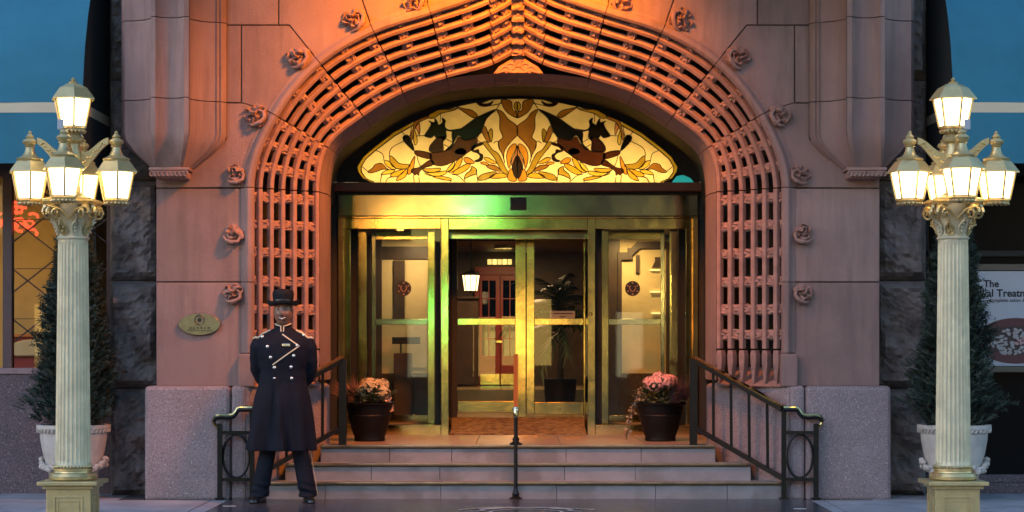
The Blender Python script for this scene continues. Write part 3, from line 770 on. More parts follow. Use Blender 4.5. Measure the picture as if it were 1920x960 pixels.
panes = [
 ('brown',[(200,770),(250,730),(270,700),(330,690),(380,735),(400,748),(340,745),(290,765),(240,778)]),
 ('olive',[(410,620),(450,640),(500,690),(590,700),(600,715),(560,740),(480,740),(420,700)]),
 ('yel',[(360,665),(400,670),(440,710),(465,745),(420,740),(370,705)]),
 ('yel',[(330,790),(370,758),(430,750),(455,760),(420,785),(340,797)]),
 ('gold',[(415,810),(440,778),(500,755),(555,745),(520,790),(470,815)]),
 ('gold',[(470,855),(490,815),(530,775),(575,745),(570,790),(540,830)]),
 ('amber',[(580,790),(585,730),(610,680),(645,620),(640,700),(625,760),(600,790)]),
 ('gold',[(720,745),(800,740),(880,735),(890,750),(850,770),(780,775)]),
 ('yel',[(740,780),(830,775),(940,762),(935,790),(870,810),(790,805)]),
 ('gold',[(820,818),(900,812),(980,830),(990,850),(920,845)]),
 ('yel',[(945,770),(960,735),(1000,690),(1022,672),(1016,715),(985,752)]),
 ('gold',[(965,772),(1012,735),(1050,660),(1095,635),(1085,690),(1050,740),(995,774)]),
 ('gold',[(1005,782),(1060,735),(1140,695),(1170,702),(1160,730),(1110,770),(1050,795)]),
 ('amber',[(1110,640),(1160,638),(1210,680),(1190,693),(1130,685)]),
 ('olive',[(1115,830),(1130,790),(1175,755),(1182,718),(1230,745),(1225,790),(1180,805),(1130,830)]),
 ('olive',[(1240,840),(1280,795),(1380,770),(1418,776),(1370,820),(1290,850)]),
 ('gold',[(1350,825),(1424,782),(1490,785),(1520,815),(1450,830)]),
 ('amber',[(1265,685),(1310,675),(1350,702),(1320,706)]),
 ('gold',[(1300,640),(1350,638),(1425,690),(1350,683)]),
 ('brown',[(1320,712),(1400,707),(1470,765),(1380,750)]),
 ('olive',[(1290,500),(1330,490),(1380,560),(1440,600),(1500,720),(1535,790),(1472,768),(1400,640)]),
 ('brown',[(1280,380),(1308,335),(1338,400),(1360,480),(1335,488),(1310,450)]),
 ('olive',[(1344,395),(1370,360),(1385,400),(1372,490),(1352,440)]),
 ('brown',[(1420,180),(1480,205),(1530,270),(1600,320),(1617,350),(1617,420),(1560,480),(1500,560),(1488,640),(1500,690),(1474,600),(1440,540),(1442,480),(1480,440),(1450,360),(1450,250)]),
 ('amber',[(1540,740),(1515,640),(1530,560),(1570,512),(1605,508),(1600,560),(1560,640)]),
 ('rose',[(1562,665),(1592,600),(1616,520),(1616,606),(1592,655),(1568,715)]),
 ('drk',[(1567,722),(1616,612),(1616,830),(1587,790)]),
 ('amber',[(1525,830),(1540,760),(1566,742),(1584,800),(1612,850),(1560,858)]),
 ('brown',[(1462,92),(1520,87),(1565,110),(1572,180),(1616,212),(1616,260),(1540,222),(1492,170)]),
 ('olive',[(1616,108),(1592,122),(1584,155),(1598,186),(1616,196)]),
 ('drk',[(1230,95),(1290,88),(1380,78),(1280,118),(1340,125),(1392,96),(1350,145),(1285,150),(1240,128)]),
 ('olive',[(774,237),(860,183),(1000,177),(1056,155),(1020,185),(900,215),(830,260),(784,262)]),
 ('grey',[(844,168),(900,142),(1026,153),(960,174),(864,178)]),
 ('brown',[(1045,154),(1120,172),(1190,187),(1240,235),(1200,258),(1130,215),(1080,180)]),
 ('brown',[(640,300),(700,258),(770,242),(766,265),(690,298),(650,350),(632,420),(620,470),(604,440),(630,360)]),
 ('yel',[(640,380),(665,440),(670,490),(650,515),(636,470)]),
 ('rose',[(654,352),(690,310),(692,420),(668,370)]),
 ('blk',[(740,420),(780,360),(800,312),(776,286),(830,302),(835,262),(862,300),(872,325),(908,300),(903,258),(937,285),(930,322),(942,358),(982,374),(1075,362),(1000,388),(942,378),(946,438),(912,478),(900,446),(850,450),(830,425),(800,448),(745,435)]),
 ('drk',[(858,450),(930,434),(912,490),(917,560),(880,578),(790,578),(786,530),(822,482)]),
 ('red',[(794,592),(900,578),(980,545),(1030,490),(1062,436),(1130,474),(1228,446),(1228,520),(1130,600),(1080,636),(980,688),(900,713),(822,700),(796,650)]),
 ('blk',[(985,552),(940,560),(1000,500),(995,410),(1020,380),(1090,355),(1240,250),(1420,175),(1330,262),(1282,370),(1232,440),(1130,468),(1062,424),(1020,480)]),
 ('blk',[(1040,560),(1090,545),(1135,575),(1100,605),(1030,590)]),
 ('red',[(652,567),(788,592),(792,648),(662,613)]),
 ('blk',[(540,430),(590,430),(640,558),(620,560),(540,475)]),
 ('red',[(794,655),(826,700),(740,730),(692,765),(684,805),(665,790),(645,802),(630,785),(610,765),(627,740),(690,725)]),
 ('drk',[(1180,550),(1200,520),(1290,490),(1280,515),(1222,535),(1204,566),(1250,558),(1257,590),(1290,610),(1282,658),(1240,675),(1212,665),(1248,650),(1264,620),(1238,592),(1190,575)]),
]
leads = MB()
def lead(pts, w=.006, closed=False):
    leads.tube([Vector((x, YL-.012, z)) for x, z in pts], w, 5, closed)
def catmull(pts, closed, m=4):
    n = len(pts); out = []
    for i in range(n if closed else n-1):
        if closed: p0, p1, p2, p3 = pts[i-1], pts[i], pts[(i+1)%n], pts[(i+2)%n]
        else: p0, p1, p2, p3 = pts[max(i-1,0)], pts[i], pts[i+1], pts[min(i+2,n-1)]
        for k in range(m):
            t = k/m; out.append(tuple(.5*(2*b+(c-a)*t+(2*a-5*b+4*c-d_)*t*t+(3*b-a-3*c+d_)*t**3) for a, b, c, d_ in zip(p0, p1, p2, p3)))
    if not closed: out.append(tuple(pts[-1]))
    return out
def mirU(pts): return [(2*XU-x, z) for x, z in pts]
for mir in (0, 1):
    ff = mirU if mir else (lambda q_: q_)
    obj('background_pane', MB().add([(x, YL+.012, z) for x, z in ff([uv(u,v) for u,v in out_l]+[uv(UC,872)])], [tuple(range(len(out_l)+1))]), GM['bg'], lun)
    bd = out_l[:8]+inn_l[::-1]
    obj('border_pane', MB().add([(x, YL+.006, z) for x, z in ff([uv(u,v) for u,v in bd])], [tuple(range(len(bd)))]), GM['border'], lun)
    lead(ff([uv(u,v) for u,v in out_l]), .009); lead(ff([uv(u,v) for u,v in inn_l]))
    for c, pl_ in panes:
        pts = ff(catmull([uv(u,v) for u,v in pl_], True, 3))
        obj('glass_pane', MB().add([(x, YL, z) for x, z in pts], [tuple(range(len(pts)))]), GM[c], lun)
        lead(pts, .0045, True)
    for pl_ in ([(600,430),(620,330)],[(515,385),(560,432)],[(540,480),(430,540),(405,600),(410,640)],[(275,565),(340,600),(355,668)],[(145,720),(205,768)],
        [(330,800),(320,868)],[(370,868),(400,825),(475,815)],[(632,800),(640,868)],[(690,868),(684,820)],[(665,430),(740,425)],[(890,215),(885,300)],[(930,450),(1000,490)],
        [(920,510),(975,540)],[(985,850),(985,868)],[(1115,830),(1120,868)],[(1240,840),(1245,868)],[(665,620),(690,700),(740,770),(825,815)],[(990,790),(1060,810),(1110,858)],
        [(1420,175),(1470,95)],[(1350,145),(1470,120)],[(1285,380),(1235,460),(1290,500)],[(1390,500),(1430,480),(1450,560)],[(1225,750),(1240,840)]):
        lead(ff(catmull([uv(u,v) for u,v in pl_], False)), .0045)
teal = [(1510,874),(1560,810),(1620,800),(1690,830),(1725,874)]
obj('teal_leak_glow', MB().add([(PX(960+u/5.052,YL), YL-.013, PZ(170+v/5.052,YL)) for u,v in teal], [tuple(range(5))]), emit('teal_leak_emission', (.03,.55,.5), .45), lun)  # leak of teal light at the corner, put in as a glowing patch
obj('lead_came', leads, M['dark'], lun, kind='stuff')
# light box behind the glass with a tube along its foot
lb = MB(); zb0, zb1 = PZ(352,YL), PZ(150,YL)
x0, x1 = PX(640,YL), PX(1302,YL)
lb.add([(x0,3.35,zb0),(x1,3.35,zb0),(x1,3.35,zb1),(x0,3.35,zb1)], [(0,1,2,3)]); lb.box(x0, x1, 2.93, 3.36, zb1, zb1+.02); lb.box(x0, x1, 2.93, 3.36, zb0-.03, zb0-.01)
obj('light_box', lb, mat('grey_light_box', (.42,.42,.41), .9), lun)
tb = MB().tube([(x0+.15,3.18,zb0+.08),(x1-.15,3.18,zb0+.08)], .022, 8)
obj('light_tube', tb, emit('light_tube', (1.0,.80,.46), 30.0), lun)

# ------------------------------------------------------------------ lobby seen through the glass
ZF = .60
LF = MB().box(-4.5, 4.5, YD+.02, 4.2, LAND-.1, LAND-.006); LF.box(-4.5, 4.5, 4.2, 6.5, LAND-.1, ZF); LF.box(-4.5, 4.5, 6.5, 9.6, LAND-.1, .86)
obj('lobby_floor', LF, M['marble'], kind='structure')
ZC = PZ(428,3.6)
obj('lobby_ceiling', MB().box(-4.5, 4.5, 3.5, 9.6, ZC, ZC+.1), M['wood_dark'], kind='structure')
obj('lobby_wall', MB().box(-4.5, 4.5, 9.5, 9.6, .3, 3), M['wood_dark'], kind='structure')
obj('lobby_wall', MB().box(-4.6, -4.5, 3.1, 9.6, .3, 3), M['cream'], kind='structure')
obj('lobby_wall', MB().box(4.5, 4.6, 3.1, 9.6, .3, 3), M['cream'], kind='structure')
xa_, xb_ = PX(846,3.2), PX(1098,3.2); cm = MB().add([(xa_,2.95,LAND),(xb_,2.95,LAND),(xb_,2.95,LAND+.012),(xa_,2.95,LAND+.012),(xa_,4.19,LAND),(xb_,4.19,LAND),(xb_,4.19,ZF+.004),(xa_,4.19,ZF+.004)], [(0,1,2,3),(3,2,6,7),(4,7,6,5),(0,3,7,4),(1,5,6,2)])
obj('doormat_carpet', cm, M['carpet'], label='patterned brown carpet in the doorway between the glass panels', cat='carpet')
# red double door at the back
YB = 9.35; FL2 = .86
rd = thing('red_door', 'red panelled double door with glazed upper halves and brass kick plates', 'door', (PX(938,YB),YB,FL2))
for sx, (a, b) in enumerate(((899,937.3),(938.3,977))):
    leaf = MB(); 
    for (x0,x1,y0,y1) in ((a,a+5,516,722),(b-8,b,516,722),(a+5,b-8,516,526),(a+5,b-8,594,603),(a+5,b-8,667,677),(a+5,b-8,699,722)): bpx(leaf, x0,x1,y0,y1,YB,.05,.003)
    bpx(leaf, a+5.2, b-8.2, 677.2, 698.8, YB+.02, .02, 0)
    lf = obj('door_leaf', leaf, M['red_door'], rd)
    for y0, y1 in ((526,594),(603,667)):
        obj('pane', bpx(MB(), a+5, b-8, y0, y1, YB+.02, .006, 0), M['glass_dark'], rd)
        mu = MB(); bpx(mu, (2*a+b-13)/2+4.0, (2*a+b-13)/2+6, y0, y1, YB+.004, .02, 0) if False else None
        xm = (a+5+b-8)/2; mu = MB(); bpx(mu, xm-1, xm+1, y0, y1, YB+.006, .02, 0); ym = (y0+y1)/2; bpx(mu, a+5, b-8, ym-1, ym+1, YB+.007, .018, 0)
        obj('muntin', mu, M['red_door'], rd)
    obj('kick_plate', bpx(MB(), a+1, b-1, 701, 721, YB-.008, .006, 0), M['brass'], rd)
obj('handle', bpx(MB(), 930, 941, 638, 643, YB-.03, .03), M['brass'], rd)
fr = MB(); 
for (x0,x1,y0,y1) in ((890,898.5,508,722),(977.5,986,508,722),(890,986,500,515.5)): bpx(fr, x0,x1,y0,y1,YB+.02,.06,.004)
obj('door_frame', fr, M['red_door'], rd)
tw = thing('transom_light', 'small glowing glass panel above the red door', 'lit panel', P(936,492,YB))
for k in range(5): obj('lit_pane', bpx(MB(), 914+9.4*k, 922+9.4*k, 486, 496, YB, .03, .003), emit('lit_panel%d' % k, (1,.72,.2), 1.2+.5*(k % 2)), tw)
# pendant lantern
pl_ = P(883,530,5.6)
pn = thing('pendant_lantern', 'small glowing lantern hanging in the lobby before the red door', 'lantern', pl_)
gl = MB().lathe([(.075,-.095),(.10,.085)], 8, pl_); obj('lantern_glass', gl, emit('pendant_glass', (1.0,.62,.28), 5.0), pn)
mt_ = MB().lathe([(.105,.085),(.11,.10),(.03,.14),(.012,.15),(.008,ZC-pl_.z)], 8, pl_)
mt_.lathe([(.03,-.115),(.08,-.095)], 8, pl_)
for a in range(8): mt_.bar(pl_+Vector((.077*math.cos(a*math.pi/4), .077*math.sin(a*math.pi/4), -.095)), pl_+Vector((.102*math.cos(a*math.pi/4), .102*math.sin(a*math.pi/4), .085)), .008)
obj('metal_frame', mt_, M['dark'], pn)
# cabinets and panelled walls
cb_ = MB(); bpx(cb_, 850, 897, 560, 722, 8.6, .4, .01); bpx(cb_, 846, 899, 556, 560, 8.55, .45, .004)
obj('wood_cabinet', cb_, M['wood_dark'], label='dark wooden cabinet beside the red door', cat='cabinet')
YW = 5.1
def panelwall(x0, x1, name):
    return obj(name, MB().box(PX(x0,YW), PX(x1,YW), YW, YW+.08, LAND, ZC), M['cream'], kind='structure')
w1 = panelwall(716, 835, 'lobby_side_wall'); w2 = panelwall(1122, 1330, 'lobby_side_wall')
wd = MB(); bpx(wd, 690, 716, 430, 800, YW-.02, .1, .004); bpx(wd, 738, 759, 488, 600, YW-.03, .03, .004); bpx(wd, 716, 835, 462, 486, YW-.02, .02, .004); bpx(wd, 600, 690, 430, 800, YW+.3, .1, 0)
obj('pilaster', wd, M['wood_dark'], w1)
for a, b in ((761,800),(803,834)): obj('wall_panel', bpx(MB(), a, b, 492, 690, YW-.012, .012, .004), M['cream'], w1)
obj('dado', bpx(MB(), 716, 835, 700, 800, YW-.02, .02, .003), M['wood_dark'], w1)
tr = [(1165,444),(1206,444),(1206,438),(1216,438),(1226,452),(1250,452)]
tw_ = MB()
poly_ = [(1158,473),(1177,473),(1177,465),(1183,465),(1195,453),(1255,453),(1255,700),(1249,700),(1249,466),(1200,466),(1186,479),(1186,487),(1166,487),(1166,700),(1158,700)]
tw_.prism([(PX(x,YW-.05), PZ(y,YW-.05)) for x, y in poly_], YW-.05, YW, .004)
obj('dark_trim', tw_, M['wood_dark'], w2)
tb_ = MB(); bpx(tb_, 1122, 1330, 428, 443, YW-.04, .04, .004); bpx(tb_, 1122, 1162, 443, 800, YW-.03, .03, .004); bpx(tb_, 1258, 1330, 443, 800, YW-.03, .03, .004); bpx(tb_, 1162, 1258, 700, 800, YW-.03, .03, .004)
obj('wood_surround', tb_, M['wood_dark'], w2)
for (a,b,y) in ((1219,1246,505),(1219,1246,546),(1222,1246,586)): obj('glint_strip', bpx(MB(), a, b, y, y+2.2, YW-.04, .03, 0), emit('shelf_glint%d' % y, (1,.75,.3), 1.6), w2)  # shelf lines, their glints put in as emission
pic = [(1228,482),(1240,482),(1240,502),(1222,502),(1228,490)]
obj('picture', MB().prism([(PX(x,YW-.03), PZ(y,YW-.03)) for x,y in pic], YW-.03, YW-.005), M['wood_dark'], w2)
obj('picture', bpx(MB(), 1192, 1199, 478, 512, YW-.03, .02, .002), M['wood_dark'], w2)
dk = thing('reception_desk', 'dark reception stand behind the left glass panel', 'desk', (PX(758,4.7),4.7,LAND))
d_ = MB(); bpx(d_, 738, 771, 662, 800, 4.7, .3, .01); obj('stand', d_, M['wood_dark'], dk)
d_ = MB(); bpx(d_, 735, 786, 632, 645, 4.65, .3, .005); bpx(d_, 750, 753, 645, 662, 4.8, .02, 0); obj('screen', d_, M['dark'], dk)
# palm behind the right door leaf
pp = P(1050,700,6.2); pp.z = ZF
pm = thing('palm_plant', 'dark leafy palm standing in the lobby behind the right door', 'plant', pp)
pt = MB().lathe([(.14,0),(.17,.02),(.2,.38),(.22,.4),(.19,.4)], 16, pp); obj('pot', pt, M['pot'], pm, smooth=True)
tk = MB().tube([pp+Vector((0,0,.35)), pp+Vector((.02,0,.9)), pp+Vector((-.01,.02,1.35))], [.04,.03,.025], 8); obj('trunk', tk, M['bark'], pm, smooth=True)
fr_ = MB(); rn = random.Random(5)
for k in range(26):
    a = rn.uniform(0,6.28); el = rn.uniform(-.1,1.3); L0 = rn.uniform(.5,.85); b0 = pp+Vector((0,0,rn.uniform(.95,1.4)))
    pts = []
    for i in range(9):
        f = i/8; r = L0*f*math.cos(el*(1-.5*f)); pts.append(b0+Vector((r*math.cos(a), r*math.sin(a), L0*f*math.sin(el)-.55*f*f*L0)))
    side = Vector((-math.sin(a), math.cos(a), 0))
    for i in range(1,9):
        for sg in (-1,1):
            q0 = pts[i-1]; q1 = pts[i]; tip = q1+side*sg*.16*(1-.5*i/8)+Vector((0,0,-.07))+(q1-q0)*1.2
            fr_.add([q0, q1, tip], [(0,1,2)])
obj('fronds', fr_, M['leaf2'], pm, fix=False, kind='stuff')
# lobby ceiling lamps (inside, out of direct sight)
def lamp(name, loc, energy, col, size, label, down=True):
    t = thing(name, label, 'lamp', loc)
    b = MB().lathe([(size*1.15,.0),(size*1.15,.03),(size*.9,.03),(size*.9,.008)], 20, loc); obj('housing', b, M['brass'], t, smooth=True)
    l = bpy.data.lights.new('lamp_light', 'AREA'); l.shape = 'DISK'; l.size = size*1.7; l.energy = energy*K; l.color = col
    lo = bpy.data.objects.new('lamp_light', l); COL.objects.link(lo); lo.parent = t; lo.location = (0,0,-.004)
    return t
lamp('ceiling_lamp', Vector((-1.1,4.6,ZC-.035)), 20, (1,.70,.34), .16, 'round ceiling lamp inside behind the left glass panel')
lamp('ceiling_lamp', Vector((1.25,4.6,ZC-.035)), 26, (1,.66,.24), .16, 'round ceiling lamp inside behind the right glass panel')
lamp('ceiling_lamp', Vector((-.1,7.6,ZC-.035)), 52, (1,.62,.28), .16, 'round ceiling lamp in the lobby before the red door')
# ------------------------------------------------------------------ shop fronts either side
YS = .80
def sbox(x0, x1, y0, y1, Y, dep, bev=.003): return bpx(MB(), x0, x1, y0, y1, Y, dep, bev)
# left shop
fm = sbox(-260, 212, 690, 701, YS-.05, .15); 
ls = obj('shop_window', fm, M['sillp'], hotel, label='lit left shop window with diagonal bars and red neon')
for (a,b,y0,y1) in ((5,22,330,690),(200,212,300,690),(-260,200,300,331),(-110,-96,331,690)): obj('window_frame', sbox(a,b,y0,y1,YS-.03,.1), M['wframe'], ls)
obj('glass_pane', sbox(22,200,331,690,YS+.02,.006,0), M['glass'], ls); obj('glass_pane', sbox(-96,5,331,690,YS+.02,.006,0), M['glass'], ls)
for k in range(4):
    yb = 315+94*k
    for a, b in (((22,yb),(202,yb+141)), ((22,yb+141),(202,yb))):
        (ax,ay),(bx_,by) = a, b
        def clip(p_, q_):
            pts = []
            for t in [i/40 for i in range(41)]:
                x = p_[0]+(q_[0]-p_[0])*t; y = p_[1]+(q_[1]-p_[1])*t
                if 332 < y < 689: pts.append((x,y))
            return (pts[0], pts[-1]) if len(pts) > 1 else None
        c = clip(a, b)
        if c: obj('diagonal_bar', MB().bar(P(*c[0],YS+.05), P(*c[1],YS+.05), .013), M['wframe'], ls)
for y in (411,503,597): obj('cross_bar', sbox(22,200,y,y+1.4,YS+.04,.01,0), M['wframe'], ls)
for k, (a,b) in enumerate(((-260,-40),(-39,212))): obj('granite_panel', sbox(a,b,701.5,928,YS-.03,.2), M['panel_granite'], ls)
rm = MB(); bpx(rm, -300, 178, 320, 720, 3.2, .1, 0); obj('shop_back_wall', rm, M['ochre'], kind='structure')
rm = MB().box(PX(-320,1), PX(205,1), YS+.1, 3.3, PZ(705,1), PZ(705,1)+.05); obj('shop_floor', rm, M['wood_dark'], kind='structure')
rm = MB().box(PX(-320,1), PX(205,1), YS+.1, 3.3, PZ(318,1), PZ(318,1)+.05); obj('shop_ceiling', rm, M['cream'], kind='structure')
rm = MB().box(PX(178,1), PX(184,1), YS+.1, 3.3, PZ(705,1), PZ(318,1)); obj('shop_side_wall', rm, M['wood_dark'], kind='structure')
ct = thing('shop_counter', 'red counter with arched front inside the left shop window', 'counter', P(70,690,2.4))
a_ = MB(); bpx(a_, 22, 150, 632, 720, 2.4, .5, .01); obj('counter_body', a_, M['red_door'], ct)
arc = [(P(58,668,2.38)+Vector((.26*math.cos(R(k*15)),0,.17*math.sin(R(k*15))))) for k in range(13)]
obj('arched_front', MB().prism([(v.x, v.z) for v in arc], 2.33, 2.4, .01), M['cream'], ct)
obj('counter_top', bpx(MB(), 18, 160, 626, 632, 2.35, .6, .006), mat('orange_top', (.5,.16,.03), .4), ct)
# neon characters: strokes standing behind the glass
nn = thing('neon_sign', 'red glowing neon characters hanging inside the left shop window', 'sign', P(46,410,YS+.12))
strokes = [[(24,379),(29,379),(34,382)],[(26,388),(38,388),(50,390)],[(24,397),(40,399)],[(31,384),(31,402)],[(42,388),(40,400)],
 [(24,412),(40,410),(48,415),(46,430)],[(26,421),(44,420)],[(24,428),(34,424)],[(30,412),(30,430),(36,434)],[(54,402),(62,400),(70,403),(71,409)],
 [(52,412),(60,414),(64,420),(58,426),(52,424)],[(34,432),(42,434)],[(56,430),(66,431),(70,437),(66,443)],[(48,416),(54,430)]]
for st_ in strokes: obj('neon_tube', MB().tube([P(x,y,YS+.12) for x,y in st_], .014, 6), M['neon'], nn, smooth=True)
for st_ in [[(-3,402),(3,400)],[(-4,414),(3,412),(3,424)],[(-6,424),(2,424)]]: obj('neon_tube', MB().tube([P(x,y,YS+.12) for x,y in st_], .014, 6), M['neon'], nn, smooth=True)
def warm_lamp(loc, energy, col, r, label):
    t = thing('shop_lamp', label, 'lamp', loc)
    obj('shade', MB().lathe([(r*1.6,-.06),(r*.7,.10),(.012,.12),(.012,.3)], 16, loc), M['brass'], t, smooth=True)
    obj('bulb', MB().ball(loc+Vector((0,0,-.03)), r*.7, 10, 6), emit('bulb_'+label[:5], col, energy), t)
warm_lamp(P(60,345,1.9), 170, (1,.66,.22), .11, 'hanging lamp inside the left shop window out of sight')
warm_lamp(P(-120,350,1.9), 130, (1,.66,.22), .11, 'hanging lamp farther left inside the left shop')
# door pull beside the shop window
dp = thing('door_pull', 'pale door pull on a wooden plate behind the left lamp column', 'door pull', P(170,612,YS-.04))
obj('plate', sbox(166,171,578,654,YS-.055,.03), mat('plate_wood', (.34,.2,.12), .5), dp)
obj('bar', MB().tube([P(179,590,YS-.12), P(179,642,YS-.12)], .014, 8), M['terra'], dp, smooth=True)
for y in (592,640): obj('bracket', MB().tube([P(169,y,YS-.06), P(180,y,YS-.12)], .016, 8), M['terra'], dp, smooth=True)
# right shop: dark glazing with a poster case
fm = sbox(1728, 2200, 905, 924, YS-.03, .2)
rs = obj('dark_shopfront', fm, M['wframe'], hotel, label='unlit black shopfront on the right')
obj('granite_panel', sbox(1735,2200,890,904.5,YS-.05,.2), M['panel_granite'], rs)
obj('granite_panel', sbox(1735,2200,905,926,YS-.051,.1), M['panel_granite'], rs)
obj('glass_pane', sbox(1742,2200,330,889,YS+.03,.01,0), mat('black_glass', (.005,.005,.006), .15, spec=.12), rs)
obj('window_frame', sbox(1730,1741,330,889,YS-.01,.1), M['dark'], rs); obj('window_frame', sbox(1730,2200,470,481,YS-.01,.05), M['dark'], rs)
obj('fascia', sbox(1728,2200,290,329,YS-.01,.1), M['dark'], rs)
YP = YS-.06
M['rail'] = mat('dull_rail', (.12,.10,.075), .5, .3)
ps = thing('poster', 'spa poster with a bowl of petals in the right shopfront', 'poster', P(1900,600,YP))
obj('sheet', bpx(MB(), 1812, 2010, 508, 686, YP, .01, 0), M['poster'], ps)
obj('poster_rail', bpx(MB(), 1806, 2016, 495, 507, YP-.02, .05), M['rail'], ps); obj('poster_rail', bpx(MB(), 1806, 2016, 687, 698, YP-.02, .05), M['rail'], ps)
bw = [(PX(1905+76*math.cos(R(a)),YP), PZ(640+ (42 if math.sin(R(a)) < 0 else 44)*-math.sin(R(a)),YP)) for a in range(0,360,10)]
obj('bowl', MB().prism(bw, YP-.002, YP, 0), M['bowl'], ps)
ins_ = [(PX(1905+66*math.cos(R(a)),YP), PZ(638-27*math.sin(R(a)),YP)) for a in range(0,360,12)]
obj('bowl_inside', MB().prism(ins_, YP-.0035, YP-.002, 0), mat('printed_shadow', (.05,.025,.025), .5), ps)
rn = random.Random(3); pt_ = MB(); pk = MB()
for k in range(120):
    a = rn.uniform(0,6.28); r = rn.uniform(0,1)**.5; cx_ = 1905+60*r*math.cos(a); cy_ = 640-24*r*math.sin(a); w = rn.uniform(3,6.5); h_ = rn.uniform(2,4)
    ph = rn.uniform(0,3); tgt = pk if (cx_ > 1900 and abs(cy_-(650-.35*(cx_-1895))) < 8) else pt_
    pts = []
    for i in range(7):
        b = i*2*math.pi/7; u = w*math.cos(b); v = h_*math.sin(b); pts.append((PX(cx_+u*math.cos(ph)-v*math.sin(ph),YP), PZ(cy_+(u*math.sin(ph)+v*math.cos(ph))*.7,YP)))
    tgt.prism(pts, YP-.005-.00001*k, YP-.0036, 0)
obj('petals', pt_, M['petalw'], ps, kind='stuff'); obj('foot', pk, M['skinp'], ps)
def text(s, size, loc, mname, parent, name='lettering', align='LEFT', rot=(R(90),0,0), ext=.001, sx=1, bold=0, space=1):
    cu = bpy.data.curves.new('t', 'FONT'); cu.body = s; cu.size = size; cu.align_x = align; cu.extrude = ext; cu.offset = bold; cu.space_character = space
    to = bpy.data.objects.new('t', cu); COL.objects.link(to); bpy.context.view_layer.update()
    me = bpy.data.meshes.new_from_object(to.evaluated_get(bpy.context.evaluated_depsgraph_get())); bpy.data.objects.remove(to)
    me.name = name; me.materials.clear(); me.materials.append(M[mname])
    o = bpy.data.objects.new(name, me); reg(o, parent, loc, Matrix.Translation(loc) @ Matrix.Rotation(R(90),4,'X') @ Matrix.Diagonal((sx,1,1,1)))
    return o
text('The', .092, P(1844,538,YP-.003), 'ink', ps, bold=.0022); text('Royal Treatment', .098, P(1819.5,556,YP-.003), 'ink', ps, bold=.0022)
text('complete salon & spa', .050, P(1853,566,YP-.003), 'ink', ps, bold=0)

# ------------------------------------------------------------------ awnings
def awning(mir, label):
    f = mirx if mir else Vector
    xr = PX(155,-.45); xl = xr-2.6
    pr = [(-.45,PZ(306,-.45)),(-.45,PZ(211,-.45)),(-.45,PZ(192,-.45)),(-.43,PZ(150,-.45)),(-.35,PZ(85,-.4)),(-.22,PZ(30,-.25)),(-.10,PZ(-5,-.1)),(.08,PZ(-50,.1)),(.3,PZ(-90,.3)),(.55,PZ(-120,.55)),(.78,PZ(-135,.78))]
    t = thing('awning', label, 'awning', f((xr-1.3, YS, pr[0][1])), 'blue awnings over the shopfronts')
    xs_ = [xl+(xr-xl)*k/30 for k in range(31)]
    bands = [('valance', pr[0:2], 'awning'), ('stripe', pr[1:3], 'stripe'), ('canopy', pr[2:], 'awning')]
    for nm, pp_, m in bands:
        n_ = 3
        rows_ = []
        for i in range(len(pp_)-1):
            for j in range(n_ if len(pp_) > 2 else 1):
                u = j/n_ if len(pp_) > 2 else 0; rows_.append((pp_[i][0]+(pp_[i+1][0]-pp_[i][0])*u, pp_[i][1]+(pp_[i+1][1]-pp_[i][1])*u))
        rows_.append(pp_[-1])
        obj(nm, MB().strip([[f((x, y+.014*math.sin(k*.62+z*2.0)*math.sin(math.pi*k/30)**.5*(1 if i_ else .5), z)) for k, x in enumerate(xs_)] for i_, (y, z) in enumerate(rows_)]), M[m], t, smooth=True)
    for nm, i0, i1, m in (('side_panel',0,1,'awning_shade'),('side_stripe',1,2,'stripe'),('side_panel',2,len(pr)-1,'awning_shade')):
        for xx in (xr, xl):
            pts = [f((xx, y, z)) for y, z in pr[i0:i1+1]]+[f((xx, YS-.02, pr[i1][1]+(0 if i1 < 5 else -.0))), f((xx, YS-.02, pr[i0][1]))]
            obj(nm, MB().add(pts, [tuple(range(len(pts)))]), M[m], t)
    for xx in (xr-.01, xl+.01):
        obj('frame_tube', MB().tube([f((xx, y+.02, z)) for y, z in pr], .012, 6), M['black'], t)
awning(0, 'blue canvas awning with cream stripe above the orange lit shop window')
awning(1, 'blue canvas awning with cream stripe above the black shopfront')

# ------------------------------------------------------------------ unseen canopy, added to shade the arch from the sky; holds the flood lamp
cn = thing('added_canopy', 'added unseen canopy keeping sky light off the upper arch with a flood lamp under it', 'canopy', (XC,.1,5.8))
obj('sky_blocker', MB().box(XC-2.75, XC+2.75, -3.1, .095, 5.78, 5.92, .02), M['wood_dark'], cn)
for x_ in (-1.9,1.9): obj('hanger_rod', MB().tube([(XC+x_,-2.2,5.9),(XC+x_,.09,6.35)], .02, 8), M['black'], cn)
obj('fascia_trim', MB().box(XC-2.79, XC+2.79, -3.14, -3.102, 5.74, 5.96, .01), M['brass'], cn)
